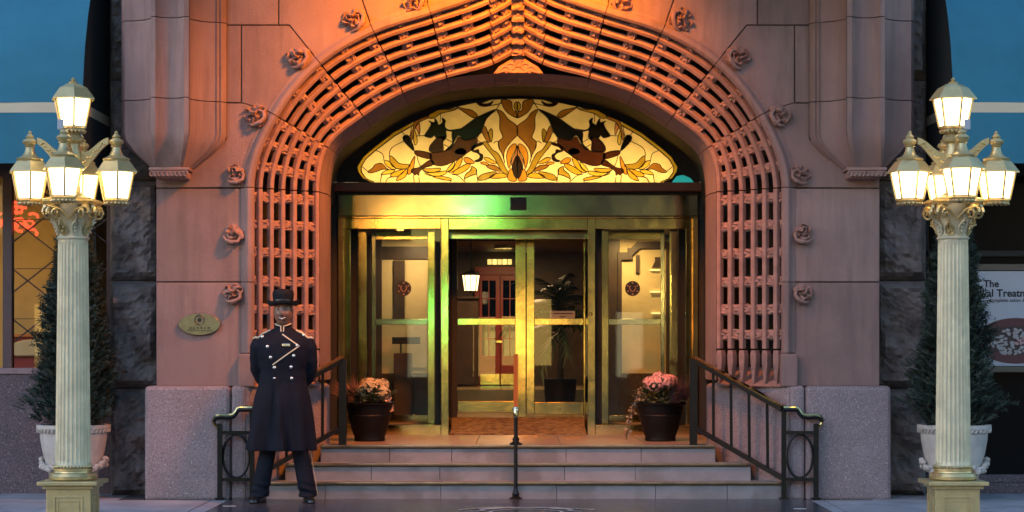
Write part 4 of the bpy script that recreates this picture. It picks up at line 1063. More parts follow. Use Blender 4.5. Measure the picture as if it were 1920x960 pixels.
# ------------------------------------------------------------------ flood lamp over the arch, above the picture
fl = Vector((.15,-1.9,5.5)); aim = Vector((-.38,.35,3.8))
ft = thing('flood_lamp', 'orange flood lamp under the added canopy above the arch', 'lamp', fl)
dr = (aim-fl).normalized(); qm = Matrix.Translation(fl) @ dr.to_track_quat('-Z','Y').to_matrix().to_4x4()
obj('lamp_hood', MB().lathe([(.17,-.02),(.16,.0),(.10,.14),(.05,.2),(.0,.2)], 20).xf(qm), M['black'], ft, smooth=True)
obj('bracket', MB().tube([fl+Vector((0,.05,.15)), fl+Vector((0,.05,.285))], .025, 8), M['black'], ft, smooth=True)
sp_ = bpy.data.lights.new('flood_light', 'SPOT'); sp_.energy = 2700*K; sp_.color = (1,.26,.002); sp_.spot_size = R(106); sp_.spot_blend = 1.0; sp_.shadow_soft_size = .3
so = bpy.data.objects.new('flood_light', sp_); COL.objects.link(so); so.parent = ft; so.rotation_mode = 'QUATERNION'; so.rotation_quaternion = dr.to_track_quat('-Z','Y'); so.location = dr*.03

# ------------------------------------------------------------------ the street opposite, seen only in reflections
ob = thing('office_building', 'brown brick building across the street with some lit windows', 'building', (0,-50,0))
obj('wall', MB().box(-60, 60, -60, -50, -.15, 15), M['far_wall'], ob)
rn = random.Random(11); wmats = [emit('lit_window_%d' % k, c, s_) for k, (c, s_) in enumerate((((1,.76,.22),5.0),((1,.8,.45),2.2),((1,.62,.16),7.0)))]
dkw = mat('dark_window', (.02,.025,.03), .1)
x = -30.0
while x < 30:
    w_ = rn.uniform(.5,1.3); z0 = rn.choice((.1,.3,.7)); z1 = rn.uniform(2.3,3.6)
    obj('shop_pane', MB().box(x, x+w_, -50.02, -49.95, z0, z1), dkw if rn.random() < .34 else wmats[rn.randrange(3)], ob); x += w_+rn.uniform(.15,.9)
for r in range(1,4):
    for k in range(16):
        x = -38+5*k; z = 1.6+3.5*r
        obj('window', MB().box(x-.8, x+.8, -50.02, -49.95, z, z+1.9), wmats[rn.randrange(3)] if rn.random() < .3 else dkw, ob)
def signal(loc, lens_z, strength, label):
    t = thing('traffic_signal', label, 'traffic light', loc, 'traffic signals across the street')
    L_ = Vector(loc); obj('pole', MB().tube([L_, L_+Vector((0,0,lens_z+1.2))], .06, 8), M['black'], t)
    obj('housing', MB().box(L_.x-.17, L_.x+.17, L_.y-.1, L_.y+.1, lens_z-.25, lens_z+.85, .03), M['black'], t)
    for k, (c, s_) in enumerate((((.15,1,.25),strength),((.1,.08,.02),0),((.1,.02,.02),0))):
        b = MB().lathe([(.001,.03),(.06,.025),(.11,0)], 16).xf(Matrix.Translation((L_.x, L_.y+.115, lens_z+.3*k)) @ Matrix.Rotation(R(-90),4,'X'))
        obj('lens', b, emit('lens_%d_%s' % (k, label[:6]), c, s_), t)
signal((-1.15,-30,-.15), 5.1, 420, 'green traffic signal on a tall pole across the street')
signal((-2.03,-34,-.15), 2.3, 260, 'low green traffic signal across the street')

def street_lamp(loc, z, col, strength, label):
    L_ = Vector(loc); t = thing('street_lamp', label, 'street lamp', L_, 'street lamps across the road')
    obj('pole', MB().lathe([(.12,0),(.10,.3),(.05,.4),(.04,z-.25),(.08,z-.2),(.05,z-.16)], 10, L_), M['black'], t, smooth=True)
    obj('globe', MB().ball(L_+Vector((0,0,z)), .17, 14, 10), emit('globe_'+label[:4], col, strength), t)
street_lamp((4.24,-28,-.15), 3.0, (1,.78,.22), 170, 'yellow globe street lamp across the road on the right')
street_lamp((-2.96,-28,-.15), 4.6, (1,.42,.08), 150, 'orange globe street lamp across the road on the left')
# ------------------------------------------------------------------ lamp posts
def lantern(parent, c, zt, s=1.0, top=False):
    """hexagonal lantern; c = axis xy, zt = z of eave; parts under one lantern part"""
    c = Vector((c[0], c[1], 0)); n = 6; ph = R(30)+.26
    def ring(r, z): return [c+Vector((r*math.cos(ph+2*math.pi*k/n), r*math.sin(ph+2*math.pi*k/n), z)) for k in range(n)]
    h = .222*s; rt, rb = .150*s, .104*s
    rf = MB().loft([ring(.185*s, zt-.006), ring(.185*s, zt+.004), ring(.122*s, zt+.085*s), ring(.055*s, zt+.12*s)])
    roof = obj('lantern', rf, M['lamp_paint'], parent)
    fr_ = MB(); a, b = ring(rt+.004, zt-.004), ring(rb+.004, zt-h)
    for k in range(n):
        fr_.bar(a[k], b[k], .014); fr_.bar(b[k], b[(k+1)%n], .014)
    fr_.loft([ring(rb*.95, zt-h-.035*s), ring(rb*1.02, zt-h-.008)])
    for k in range(n*3):
        q_ = ring(rb*1.0, zt-h-.036*s); p0 = q_[k//3].lerp(q_[(k//3+1)%n], (k%3+.5)/3); fr_.ball(p0, .013*s, 6, 4)
    obj('frame', fr_, M['lamp_gold'], roof)
    A, B_ = ring(rt-.004, zt-.006), ring(rb-.004, zt-h)
    for k in range(n):
        obj('pane', MB().add([A[k], A[(k+1)%n], B_[(k+1)%n], B_[k]], [(0,1,2,3)]), M['lantern_glass'], roof)
    if top:
        obj('finial', MB().lathe([(.03,.10*s),(.035,.135),(.012,.14),(.02,.155),(.001,.175)], 12, c+Vector((0,0,zt))), M['lamp_gold'], roof, smooth=True)
    else:
        pf = [(.10,.10),(.112,.11),(.118,.125),(.10,.135),(.085,.14),(.06,.16),(.042,.20),(.036,.235),(.05,.245),(.036,.255),(.06,.275),(.064,.29),(.05,.31),(.03,.32),(.038,.335),(.025,.35),(.014,.365),(.018,.375),(.001,.395)]
        obj('finial', MB().lathe([(r*s*.95, z*s*.86) for r, z in pf], 16, c+Vector((0,0,zt))), M['lamp_paint'], roof, smooth=True)
    return roof
def lamp_post(loc, label):
    L_ = Vector(loc); t = thing('lamp_post', label, 'lamp post', L_, 'ornate five lantern lamp posts')
    x, y = L_.x, L_.y
    z = lambda py: H+(650-py)*16.87/F
    zp = z(900)
    pd = MB().box(x-.175, x+.175, y-.175, y+.175, 0, zp-.03, .006)
    ped = obj('pedestal', pd, M['lamp_paint'], t)
    cp = MB().box(x-.235, x+.235, y-.235, y+.235, zp-.032, zp, .006); cp.box(x-.20, x+.20, y-.20, y+.20, zp-.06, zp-.033, .006); obj('pedestal_cap', cp, M['lamp_paint'], ped)
    for a in range(4):
        m = MB()
        for (x0,x1,z0,z1) in ((-.115,.115,.20,.213),(-.115,-.102,.04,.20),(.102,.115,.04,.20),(-.115,.115,.027,.04),(-.085,.085,.17,.178),(-.085,-.077,.065,.17),(.077,.085,.065,.17)): m.box(x0,x1,-.182,-.174,z0,z1,.002)
        m.xf(Matrix.Translation((x,y,0)) @ Matrix.Rotation(a*math.pi/2,4,'Z')); obj('panel_mould', m, M['lamp_paint'], ped)
    m = MB().box(x-.21, x+.21, y-.21, y+.21, 0, .028, .006); obj('pedestal_foot', m, M['lamp_paint'], ped)
    obj('base_ring', MB().lathe([(.17,0),(.185,.012),(.188,.035),(.175,.055),(.152,.062),(.148,.075),(.158,.08),(.158,.092),(.142,.097)], 40, (x,y,zp)), M['lamp_gold'], t, smooth=True)
    z0, z1 = zp+.097, z(447)
    nf = 26; per = 8
    def fl(i, zz):
        u = (i % per)/per; k = max(0, math.sin(math.pi*u))**.6
        e = min(1, max(0,(zz-z0-.03)/.02), max(0,(z1-.03-zz)/.02)); return 1-.058*k*e
    pr = [(.139+(.117-.139)*f-.0*f, z0+(z1-z0)*f) for f in [0,.012,.02,.03,.036]+[.04+.08*k for k in range(12)]+[.965,.975,.985,1]]
    obj('shaft', MB().lathe(pr, nf*per, (x,y,0), fl), M['lamp_shaft'], t, smooth=True)
    bd = MB()
    for k in range(34): bd.ball((x+.146*math.cos(k*2*math.pi/34), y+.146*math.sin(k*2*math.pi/34), z0+.012), .011, 6, 4)
    obj('bead_row', bd, M['lamp_gold'], t, smooth=True)
    # composite capital
    zc0, zc1 = z1, z(384)
    cap = MB().lathe([(.122,-.012),(.13,0),(.122,.012),(.115,.02),(.118,.10),(.14,.19),(.17,zc1-zc0)], 32, (x,y,zc0))
    cpo = obj('capital', cap, M['lamp_shaft'], t, smooth=True)
    ab = MB(); q_ = []
    for k in range(4):
        a0 = R(45+90*k); c0 = Vector((math.cos(a0), math.sin(a0)))*.285; a1 = R(135+90*k); c1 = Vector((math.cos(a1), math.sin(a1)))*.285
        for j in range(8):
            f = j/8; p = c0.lerp(c1, f); p *= 1-.13*math.sin(math.pi*f); q_.append(p)
    ab.loft([[Vector((x+p.x*s_, y+p.y*s_, zz)) for p in q_] for s_, zz in ((.90,zc1-.005),(.96,zc1+.012),(1.0,zc1+.018),(1.0,zc1+.034),(.8,zc1+.05),(.5,zc1+.06))]); obj('abacus', ab, M['lamp_gold'], cpo, smooth=True)
    for k in range(4):
        a0 = R(45+90*k); cdir = Vector((math.cos(a0), math.sin(a0), 0)); sd = Vector((-cdir.y, cdir.x, 0)); v = MB()
        for sgn in (-1,1):
            pts = []; rr = []
            for i in range(26):
                a = i*.42; r = .062*(1-i/30); pts.append(Vector((x,y,zc1-.07))+cdir*(.205+r*math.cos(a)*.9)+sd*sgn*(.028+.002*i)+Vector((0,0,r*math.sin(a)))); rr.append(.0125-.0002*i)
            v.tube(pts, rr, 6)
            v.tube([Vector((x,y,zc1-.02))+cdir*.25+sd*sgn*.02, Vector((x,y,zc1-.05))+cdir*.17+sd*sgn*.08, Vector((x,y,zc1-.12))+cdir*.11+sd*sgn*.11], [.014,.012,.006], 6)
        v.ball(Vector((x,y,zc1-.07))+cdir*.215, .024, 8, 6)
        obj('volute', v, M['lamp_gold'], cpo, smooth=True)
    rn = random.Random(9)
    for k in range(8):
        a0 = R(45*k+22.5); d0 = Vector((math.cos(a0), math.sin(a0), 0)); s0 = Vector((-d0.y, d0.x, 0)); lf = MB()
        hgt = .13 if k % 2 else .17
        for j in (-2,-1,0,1,2):
            pts = [Vector((x,y,zc0+.02))+d0*.118+s0*j*.006]
            for i in range(1,6):
                f = i/5; pts.append(Vector((x,y,zc0+.02+hgt*f*(1-.13*abs(j))-.03*max(0,f-.75)*4*.4))+d0*(.118+.012*f+.05*f**3)+s0*j*.016*math.sin(math.pi*(.15+.75*f)))
            lf.tube(pts, [.006,.009,.010,.010,.009,.005], 5)
        for i in range(5): lf.ball(Vector((x,y,zc0+.05+.03*i))+d0*(.135+.008*i)+s0*rn.uniform(-.02,.02), .011, 6, 4)
        obj('acanthus_leaf', lf, M['lamp_gold'] if k % 2 else M['lamp_shaft'], cpo, smooth=True)
    for k in range(4):
        a0 = R(90*k); d0 = Vector((math.cos(a0), math.sin(a0), 0)); fw = MB()
        for j in range(6): fw.ball(Vector((x,y,zc1+.022))+d0*.255+Vector((-d0.y,d0.x,0))*.02*math.cos(j)+Vector((0,0,.02*math.sin(j))), .012, 6, 4)
        obj('fleuron', fw, M['lamp_gold'], cpo, smooth=True)
    # stem, arms, lanterns
    zs = zc1+.05; zt_top = z(186)
    stm = [(.10,0),(.10,.02),(.06,.05),(.052,.12),(.052,.30),(.07,.31),(.07,.36),(.055,.40),(.055,.43),(.085,.45),(.09,.47),(.07,.49),(.055,.51),(.06,.53),(.08,.54),(.085,.555),(.06,.57),(.06,zt_top-.21-zs)]
    obj('stem', MB().lathe(stm, 24, (x,y,zs)), M['lamp_paint'], t, smooth=True)
    lantern(t, (x,y), zt_top, 1.0, True)
    ze = z(323); RA = .342
    for k in range(4):
        a0 = R(90*k); d0 = Vector((math.cos(a0), math.sin(a0), 0)); s0 = Vector((-d0.y, d0.x, 0)); zb = z(264)
        pth = []
        for i in range(15):
            f = i/14; r = .05+(RA-.06-.05)*f; zz = (z(303))*(1-f)+zb*f; zz += -.055*math.sin(math.pi*f*1.0)*(1-f)+.025*math.sin(math.pi*f)*f; pth.append((r, zz))
        rings = []
        for i, (r, zz) in enumerate(pth):
            hh = .048*(1-i/14)+.024; p = Vector((x,y,zz))+d0*r
            rings.append([p+s0*.018+Vector((0,0,hh)), p-s0*.018+Vector((0,0,hh)), p-s0*.018-Vector((0,0,hh)), p+s0*.018-Vector((0,0,hh))])
        arm = obj('arm', MB().loft(rings), M['lamp_paint'], t)
        sc = MB()
        for sg in (-1,1):
            for i in range(2,13):
                r, zz = pth[i]; sc.ball(Vector((x,y,zz+.012*math.sin(i*1.9)))+d0*r+s0*sg*.019, .0105, 6, 4)
        obj('arm_scrollwork', sc, M['lamp_gold'], arm, smooth=True)
        c = Vector((x,y,0))+d0*RA
        lantern(t, (c.x,c.y), ze, .97)
    bx_ = MB().box(x+.03 if x > 0 else x-.06, x+.075 if x > 0 else x-.015, y-.30, y-.27, z(250), z(231), .004)
    obj('control_box', bx_, mat('grey_box', (.35,.37,.42), .5), t)
YLp = 16.87-D
lamp_post((PX(137,YLp), YLp, 0), 'cream and gold lamp post with five lit lanterns by the doorman')
lamp_post((PX(1787,YLp), YLp, 0), 'cream and gold lamp post with five lit lanterns before the spa poster')

# ------------------------------------------------------------------ hand rails
def side_rail(mir, label):
    f = mirx if mir else Vector
    A = P(1469.5,935,-.03); B_ = P(1530,938,-.06); A.z = B_.z = 0
    zr_ = PZ(767,-.03); C_ = P(1300,830,.75); C_.z = LAND; ztp = PZ(674,.75)
    t = thing('hand_rail', label, 'hand rail', f((A.x, A.y, 0)), 'black iron hand rails beside the steps')
    def pb(name, a, b, w, h_=None, m='black'):
        mb = MB().bar(a, b, w, h_); mb.v = [f(v) for v in mb.v]; return obj(name, mb, M[m], t)
    pb('post', A, Vector((A.x,A.y,zr_)), .042); pb('post', B_, Vector((B_.x,B_.y,zr_-.13)), .042)
    pb('post', C_, Vector((C_.x,C_.y,ztp)), .07)
    pb('post_foot', A+Vector((0,0,0)), A+Vector((0,0,.02)), .075); pb('post_foot', B_, B_+Vector((0,0,.02)), .075)
    top_a = Vector((A.x-.01,A.y,zr_)); top_c = Vector((C_.x,C_.y,ztp))
    pb('sloping_rail', top_c, top_a, .05, .045); pb('brass_cap', top_c+Vector((0,0,.028)), top_a+Vector((0,0,.028)), .056, .014, 'brass')
    lo_a = Vector((A.x,A.y,PZ(898,-.03))); lo_c = Vector((C_.x,C_.y,PZ(800,.75))); pb('lower_rail', lo_c, lo_a, .035, .04)
    for k in range(1,5):
        u = k/5+.03; p0 = lo_c.lerp(lo_a, u); p1 = top_c.lerp(top_a, u); pb('baluster', p0, p1, .026)
    pb('cross_rail', Vector((A.x,A.y,PZ(811,-.03))), Vector((B_.x,B_.y,PZ(811,-.05))), .03); pb('cross_rail', Vector((A.x,A.y,PZ(899,-.03))), Vector((B_.x,B_.y,PZ(899,-.05))), .03)
    cc = (A+B_)/2; cc.z = PZ(855,-.04); rx = (B_.x-A.x)/2-.025; rz = .198
    mb = MB().tube([f(cc+Vector((rx*math.cos(R(a)), 0, rz*math.sin(R(a))))) for a in range(0,360,10)], .012, 8, True); obj('oval_ring', mb, M['black'], t, smooth=True)
    sc = [(1469,768),(1492,768),(1497,770),(1500,776),(1505,781),(1515,783),(1528,782),(1538,784),(1542,791),(1540,799),(1534,805),(1532,812)]
    rows_ = [P(x,y,-.05) for x, y in sc]
    mb = MB(); mb.tube([f(v) for v in rows_[:9]], .021, 8); obj('scroll_rail', mb, M['black'], t, smooth=True)
    mb = MB(); mb.tube([f(v+Vector((0,-.003,.018))) for v in rows_], .015, 8); obj('brass_cap', mb, M['brass'], t, smooth=True)
side_rail(1, 'black iron hand rail with brass cap behind the doorman')
side_rail(0, 'black iron hand rail with brass cap and oval ring on the right of the steps')
cr_ = P(967,937,-.03); cr_.z = 0
t = thing('centre_rail', 'thin black centre rail with brass grip running up the middle of the steps', 'hand rail', cr_)
ztop = PZ(768,-.03); up_ = Vector((cr_.x, .72, PZ(668,.72))); bt = Vector((cr_.x, .72, LAND))
obj('post', MB().tube([cr_, Vector((cr_.x,cr_.y,ztop))], .017, 8), M['black'], t, smooth=True)
obj('post_foot', MB().lathe([(.06,0),(.06,.012),(.028,.03),(.034,.05),(.024,.07),(.018,.10)], 14, cr_), M['black'], t, smooth=True)
obj('post', MB().tube([bt, up_], .017, 8), M['black'], t, smooth=True)
obj('post_foot', MB().lathe([(.06,0),(.06,.012),(.028,.03),(.034,.05),(.018,.08)], 14, bt), M['black'], t, smooth=True)
obj('grip', MB().bar(Vector((cr_.x,cr_.y-.02,ztop)), up_, .04, .05), mat('copper_grip', (.55,.27,.12), .35, .8), t)
obj('grip_end', MB().tube([Vector((cr_.x,cr_.y-.02,ztop+.01)), Vector((cr_.x,cr_.y-.04,ztop-.02)), Vector((cr_.x,cr_.y-.045,ztop-.07))], [.03,.026,.016], 8), M['steel'], t, smooth=True)

# ------------------------------------------------------------------ pale planters with evergreens
def conifer(t, base, h, w, seed):
    rn = random.Random(seed); tr = MB().tube([base, base+Vector((.01,.01,h*.5)), base+Vector((0,0,h*.97))], [.035,.025,.006], 7)
    obj('trunk', tr, M['bark'], t, smooth=True)
    V = []; Fc = []
    for k in range(5200):
        f = rn.random()**.8*.985; prof_ = (1-f)**.85*min(1, .55+f*4)
        a = rn.uniform(0,6.283); lob = 1+.22*math.sin(a*3+f*14+seed)+.16*math.sin(a*5-f*23)
        R_ = w*prof_*lob+.02; r = R_*(rn.random()**.55)
        p = base+Vector((r*math.cos(a), r*math.sin(a), h*f)); od = Vector((math.cos(a), math.sin(a), rn.uniform(.2,1.1))).normalized()
        od = (od+Vector((rn.uniform(-.5,.5), rn.uniform(-.5,.5), rn.uniform(-.3,.3)))).normalized()
        L0 = rn.uniform(.06,.13); s0 = od.orthogonal().normalized(); s0.rotate(Matrix.Rotation(rn.uniform(0,6.28),3,od))
        # a sprig: a spine with needle triangles
        for j in range(5):
            q_ = p+od*L0*j/5
            for sg in (-1,1):
                d_ = (od*.7+s0*sg*.8+Vector((rn.uniform(-.2,.2),rn.uniform(-.2,.2),rn.uniform(-.2,.2)))).normalized()*rn.uniform(.03,.055)
                wd = od.cross(d_).normalized()*.005+od*.007; n0 = len(V); V += [q_-wd, q_+wd, q_+d_]; Fc.append((n0,n0+1,n0+2))
    mb = MB(); mb.v = V; mb.f = Fc; obj('foliage', mb, M['leaf'], t, fix=False, kind='stuff')
def planter(px, base_py, label, tree_h, tree_w, seed):
    Y = F*H/(base_py-YH)-D; c = Vector((PX(px,Y), Y, 0)); sc = (Y+D)/F
    t = thing('planter', label, 'planter', c, 'pale urns by the lamp posts')
    hp = (base_py-796)*sc; rt = 66*sc
    pr = [(.62*rt,0),(.64*rt,.02),(.60*rt,.05),(.70*rt,.35*hp),(.86*rt,.62*hp),(.93*rt,.80*hp),(.94*rt,.88*hp),(.98*rt,.90*hp),(1.0*rt,.93*hp),(1.04*rt,.95*hp),(1.04*rt,hp),(.92*rt,hp),(.88*rt,.93*hp)]
    obj('urn', MB().lathe(pr, 40, c), M['terra'], t, smooth=True)
    rp = MB()
    for k in range(44):
        a = k*2*math.pi/44; rp.tube([c+Vector((1.0*rt*math.cos(a), 1.0*rt*math.sin(a), .90*hp)), c+Vector((1.02*rt*math.cos(a+.06), 1.02*rt*math.sin(a+.06), .945*hp))], .009, 5)
    obj('rope_rim', rp, M['terra'], t, smooth=True)
    rn = random.Random(seed); gd = MB()
    for k in range(84):
        a = k*2*math.pi/84; zz = hp*(.55-.14*abs(math.sin(a*2))**.8); r = .80*rt+(zz/hp-.5)*rt*.5+.03
        gd.ball(c+Vector((r*math.cos(a), r*math.sin(a), zz+rn.uniform(-.02,.02))), rn.uniform(.022,.036), 6, 4, (1,1,.8))
    obj('garland', gd, M['terra'], t, smooth=True)
    obj('soil', MB().lathe([(.90*rt,.93*hp),(.4*rt,.955*hp),(.01,.96*hp)], 20, c), M['soil'], t, smooth=True)
    tt = thing('evergreen_tree', label.replace('pale urn', 'dark green cone shaped evergreen').replace('holding', 'in').replace('an evergreen', 'a pale urn'), 'tree', c+Vector((0,0,.95*hp)), 'evergreens in the pale urns')
    conifer(tt, c+Vector((0,0,.95*hp)), tree_h*sc, tree_w*sc, seed)
planter(138, 934, 'pale urn holding an evergreen behind the left lamp post', 388, 77, 3)
planter(1789, 938, 'pale urn holding an evergreen behind the right lamp post', 400, 78, 8)

# ------------------------------------------------------------------ flower pots on the landing
def flower_pot(px, mir, label, flabel):
    Y = 1.55; c = Vector((PX(px,Y), Y, LAND)); sc = (Y+D)/F; rt = 46*sc; hp = 72*sc
    t = thing('flower_pot', label, 'flower pot', c, 'dark flower pots on the landing')
    obj('pot', MB().lathe([(.60*rt,0),(.64*rt,.01),(.62*rt,.04),(.74*rt,.30*hp),(.86*rt,.60*hp),(.89*rt,.66*hp),(.87*rt,.69*hp),(.90*rt,.74*hp),(.95*rt,.92*hp),(1.06*rt,.95*hp),(1.08*rt,hp),(.95*rt,hp),(.9*rt,.9*hp)], 36, c), M['pot'], t, smooth=True)
    obj('soil', MB().lathe([(.92*rt,.92*hp),(.01,.95*hp)], 20, c), M['soil'], t)
    fp = thing('hydrangea', flabel, 'plant', c+Vector((0,0,.93*hp)), 'plants in the dark flower pots')
    rn = random.Random(21+mir); b0 = c+Vector((0,0,.93*hp)); sg = -1 if not mir else 1
    # leaves
    lv = MB()
    for k in range(170):
        a = rn.uniform(0,6.28); r = rt*1.0*rn.random()**.5; p = b0+Vector((r*math.cos(a), r*math.sin(a), rn.uniform(0,.15)))
        d_ = Vector((math.cos(a), math.sin(a), rn.uniform(-.2,.8))).normalized(); s0 = d_.cross(Vector((0,0,1))).normalized(); L0 = rn.uniform(.05,.10)
        lv.add([p, p+d_*L0*.5+s0*L0*.28, p+d_*L0, p+d_*L0*.5-s0*L0*.28], [(0,1,2,3)])
    obj('leaves', lv, M['leaf2'], fp, fix=False, kind='stuff')
    # flower heads
    heads = [(.03,-.10,.17,.105),(.12,-.08,.13,.085),(-.05,-.05,.14,.08),(.10,.04,.19,.09),(0,.05,.2,.09)] if not mir else [(-.05,-.10,.20,.085),(.04,-.10,.23,.08),(-.09,-.02,.22,.08),(.0,.0,.26,.085),(.09,-.03,.24,.075)]
    for hx_, hy_, hz, hr in heads:
        fm_ = MB(); hc = b0+Vector((hx_, hy_, hz))
        for k in range(130):
            d_ = Vector((rn.gauss(0,1), rn.gauss(0,1), rn.gauss(0,1)+.35)).normalized(); p = hc+Vector((d_.x*hr, d_.y*hr, d_.z*hr*.75))*rn.uniform(.88,1.06)
            s0 = d_.orthogonal().normalized(); s0.rotate(Matrix.Rotation(rn.uniform(0,6.28),3,d_)); s1 = d_.cross(s0); w = rn.uniform(.012,.017)
            for q_ in (0,1,2,3):
                e1 = s0*math.cos(q_*1.571)+s1*math.sin(q_*1.571); e2 = d_.cross(e1)
                fm_.add([p, p+e1*w*.6+e2*w*.55+d_*.004, p+e1*w*1.25+d_*.001, p+e1*w*.6-e2*w*.55+d_*.004], [(0,1,2,3)])
        obj('flower_head', fm_, M['petal_white'] if not mir else M['petal_pink'], fp, fix=False)
        obj('flower_core', MB().ball(hc, hr*.85, 10, 7, (1,1,.75)), M['leaf2'], fp, smooth=True)
    # grass spray
    gs = MB(); gx = (-.16 if not mir else .16)
    for k in range(230):
        a = rn.uniform(0,6.28); p = b0+Vector((gx+.05*math.cos(a), .04*math.sin(a), 0)); lean = Vector((rn.gauss((-.35 if not mir else .35),.45), rn.gauss(0,.4), 1)).normalized(); L0 = rn.uniform(.18,.34)
        q1 = p+lean*L0*.6; q2 = p+lean*L0+Vector((lean.x*.06, lean.y*.06, -.02)); s0 = Vector((.0025,.001,0)); gs.add([p-s0, p+s0, q1+s0, q1-s0, q2], [(0,1,2,3),(3,2,4)])
    obj('grass_spray', gs, M['grass'] if not mir else M['grass2'], fp, fix=False, kind='stuff')
    # red leaves or trailing ivy on the other side
    iv = MB(); 
    for k in range(90 if not mir else 150):
        f = rn.random(); ang = rn.uniform(-.5,.5)
        if not mir: p = b0+Vector((.10+.14*f, rn.uniform(-.12,.08), .16-.22*f+rn.uniform(-.03,.06)))
        else: p = b0+Vector((-.14-.20*f**.7, rn.uniform(-.16,.08), .10-.50*f*f+rn.uniform(-.05,.10)))
        d_ = Vector((rn.gauss(0,1), rn.gauss(-.4,.6), rn.gauss(0,1))).normalized(); s0 = d_.orthogonal().normalized(); L0 = rn.uniform(.018,.04)
        iv.add([p, p+d_*L0*.5+s0*L0*.4, p+d_*L0, p+d_*L0*.5-s0*L0*.4], [(0,1,2,3)])
    obj('trailing_leaves', iv, M['petal_peach'] if not mir else mat('ivy_leaf', (.14,.12,.07), .6, var=.5, vscale=30, col2=(.35,.28,.2)), fp, fix=False, kind='stuff')
flower_pot(693, 0, 'dark round pot on the landing by the left glass panel', 'cream hydrangea with bronze grass in the left pot')
flower_pot(1238, 1, 'dark round pot on the landing by the right glass panel', 'pink hydrangea with purple grass and trailing ivy in the right pot')

# ------------------------------------------------------------------ oval plaque
pq = P(374,608,.085); t = thing('plaque', 'oval brass plaque with a round letter emblem on the pink stone pier', 'plaque', pq)
def ellipse(c, rx, rz, y0, y1, n=48): return MB().prism([(c.x+rx*math.cos(2*math.pi*k/n), c.z+rz*math.sin(2*math.pi*k/n)) for k in range(n)], y0, y1, .004)
sc = (D+.085)/F
obj('oval_plate', ellipse(pq, 39*sc, 20.5*sc, .075, .1), M['plaque'], t, smooth=True)
ec = pq+Vector((0,0,8*sc)); obj('emblem_disc', ellipse(ec, 10.5*sc, 10.5*sc, .0715, .076, 32), M['ink'], t)
rg = MB().tube([ec+Vector((9*sc*math.cos(R(a)),0,9*sc*math.sin(R(a)))) for a in range(0,360,12)], .0022, 5, True); rg.v = [Vector((v.x, .0705+(v.y-pq.y), v.z)) for v in rg.v]; obj('emblem_ring', rg, M['plaque'], t)
def ctext(s, size, px, py, mname, bold=0, space=1):
    return text(s, size, Vector((PX(px,.07), .0695, PZ(py,.07))), mname, t, align='CENTER', bold=bold, space=space)
ctext('Q', .085, 374, 606, 'plaque', .002); ctext('QUORUM', .026, 374, 616.6, 'ink', .0006, 2.1); ctext('HOTELS & RESORTS', .018, 374, 621, 'ink', .0004, 1.5)
# cord and pull hanging on the right reveal
bl = thing('bell_pull', 'dark iron pull hanging on the right jamb of the arch', 'bell pull', P(1334,520,.98))
obj('rod', MB().tube([P(1334,482,.98), P(1334,540,.98)], .010, 7), M['black'], bl, smooth=True); obj('knob', MB().lathe([(.001,-.05),(.022,-.035),(.026,-.01),(.012,.02),(.018,.04),(.008,.06)], 12, P(1334,548,.98)), M['black'], bl, smooth=True)
# ------------------------------------------------------------------ the doorman
def remesh(mb, voxel, smooth_it=6, fac=.5):
    me = mb.mesh('tmp', None); o = bpy.data.objects.new('tmp', me); COL.objects.link(o)
    m = o.modifiers.new('r', 'REMESH'); m.mode = 'VOXEL'; m.voxel_size = voxel; m.use_smooth_shade = True
    if smooth_it:
        s_ = o.modifiers.new('s', 'SMOOTH'); s_.iterations = smooth_it; s_.factor = fac
    bpy.context.view_layer.update(); dg = bpy.context.evaluated_depsgraph_get()
    r = bpy.data.meshes.new_from_object(o.evaluated_get(dg)); bpy.data.objects.remove(o); return r
def obj_me(name, me, mat_, parent, loc):
    me.name = name; me.materials.clear(); me.materials.append(mat_); me.polygons.foreach_set('use_smooth', [True]*len(me.polygons))
    o = bpy.data.objects.new(name, me); reg(o, parent, loc); return o
PM = Vector((PX(531,-.45), -.45, .0))
man = thing('person', 'smiling doorman in long dark coat with gold braid and black hat', 'person', PM)
def el(z, hw, hd, xo=0, yo=0, n=40, sq=2.3):
    pts = []
    for k in range(n):
        a = 2*math.pi*k/n; c, s_ = math.cos(a), math.sin(a)
        pts.append(Vector((xo+hw*math.copysign(abs(c)**(2/sq), c), yo+hd*math.copysign(abs(s_)**(2/sq), s_), z)))
    return pts
ANK = {-1: (-.205,.05), 1: (.218,.05)}
HC = Vector((0,-.005,1.692))
def headmesh():
    bm = bmesh.new(); bmesh.ops.create_uvsphere(bm, u_segments=48, v_segments=40, radius=1); g_ = lambda d2, w: math.exp(-d2/(w*w))
    for v in bm.verts:
        c = v.co.copy(); x, y, z = c.x*.086, c.y*.102, c.z*.130
        if z < 0:
            t_ = -z/.128; x *= 1-.20*t_**1.6; y = y*(1-.12*t_) if y < 0 else y*(1-.35*t_)
        if y < 0:
            fr_ = min(1, -y/.06)
            y -= fr_*(.026*g_(x*x*1.0+(z+.022)**2*.45, .015)+.010*g_(x*x+(z-.01)**2*.25, .012))
            y += fr_*(.011*(g_((x-.033)**2+(z-.018)**2, .016)+g_((x+.033)**2+(z-.018)**2, .016)))
            y -= fr_*.006*g_((z-.040)**2+x*x*.08, .012)
            y -= fr_*.007*(g_((x-.046)**2+(z+.028)**2, .02)+g_((x+.046)**2+(z+.028)**2, .02))
            y -= fr_*.007*g_((z+.058)**2*1.0+x*x*.12, .011); y -= fr_*.010*g_(x*x*.6+(z+.105)**2, .02)
            y += fr_*.004*g_((z+.080)**2+x*x*.2, .008)
        v.co = Vector((x,y,z))+HC
    return bm
bd = MB().addbm(headmesh())
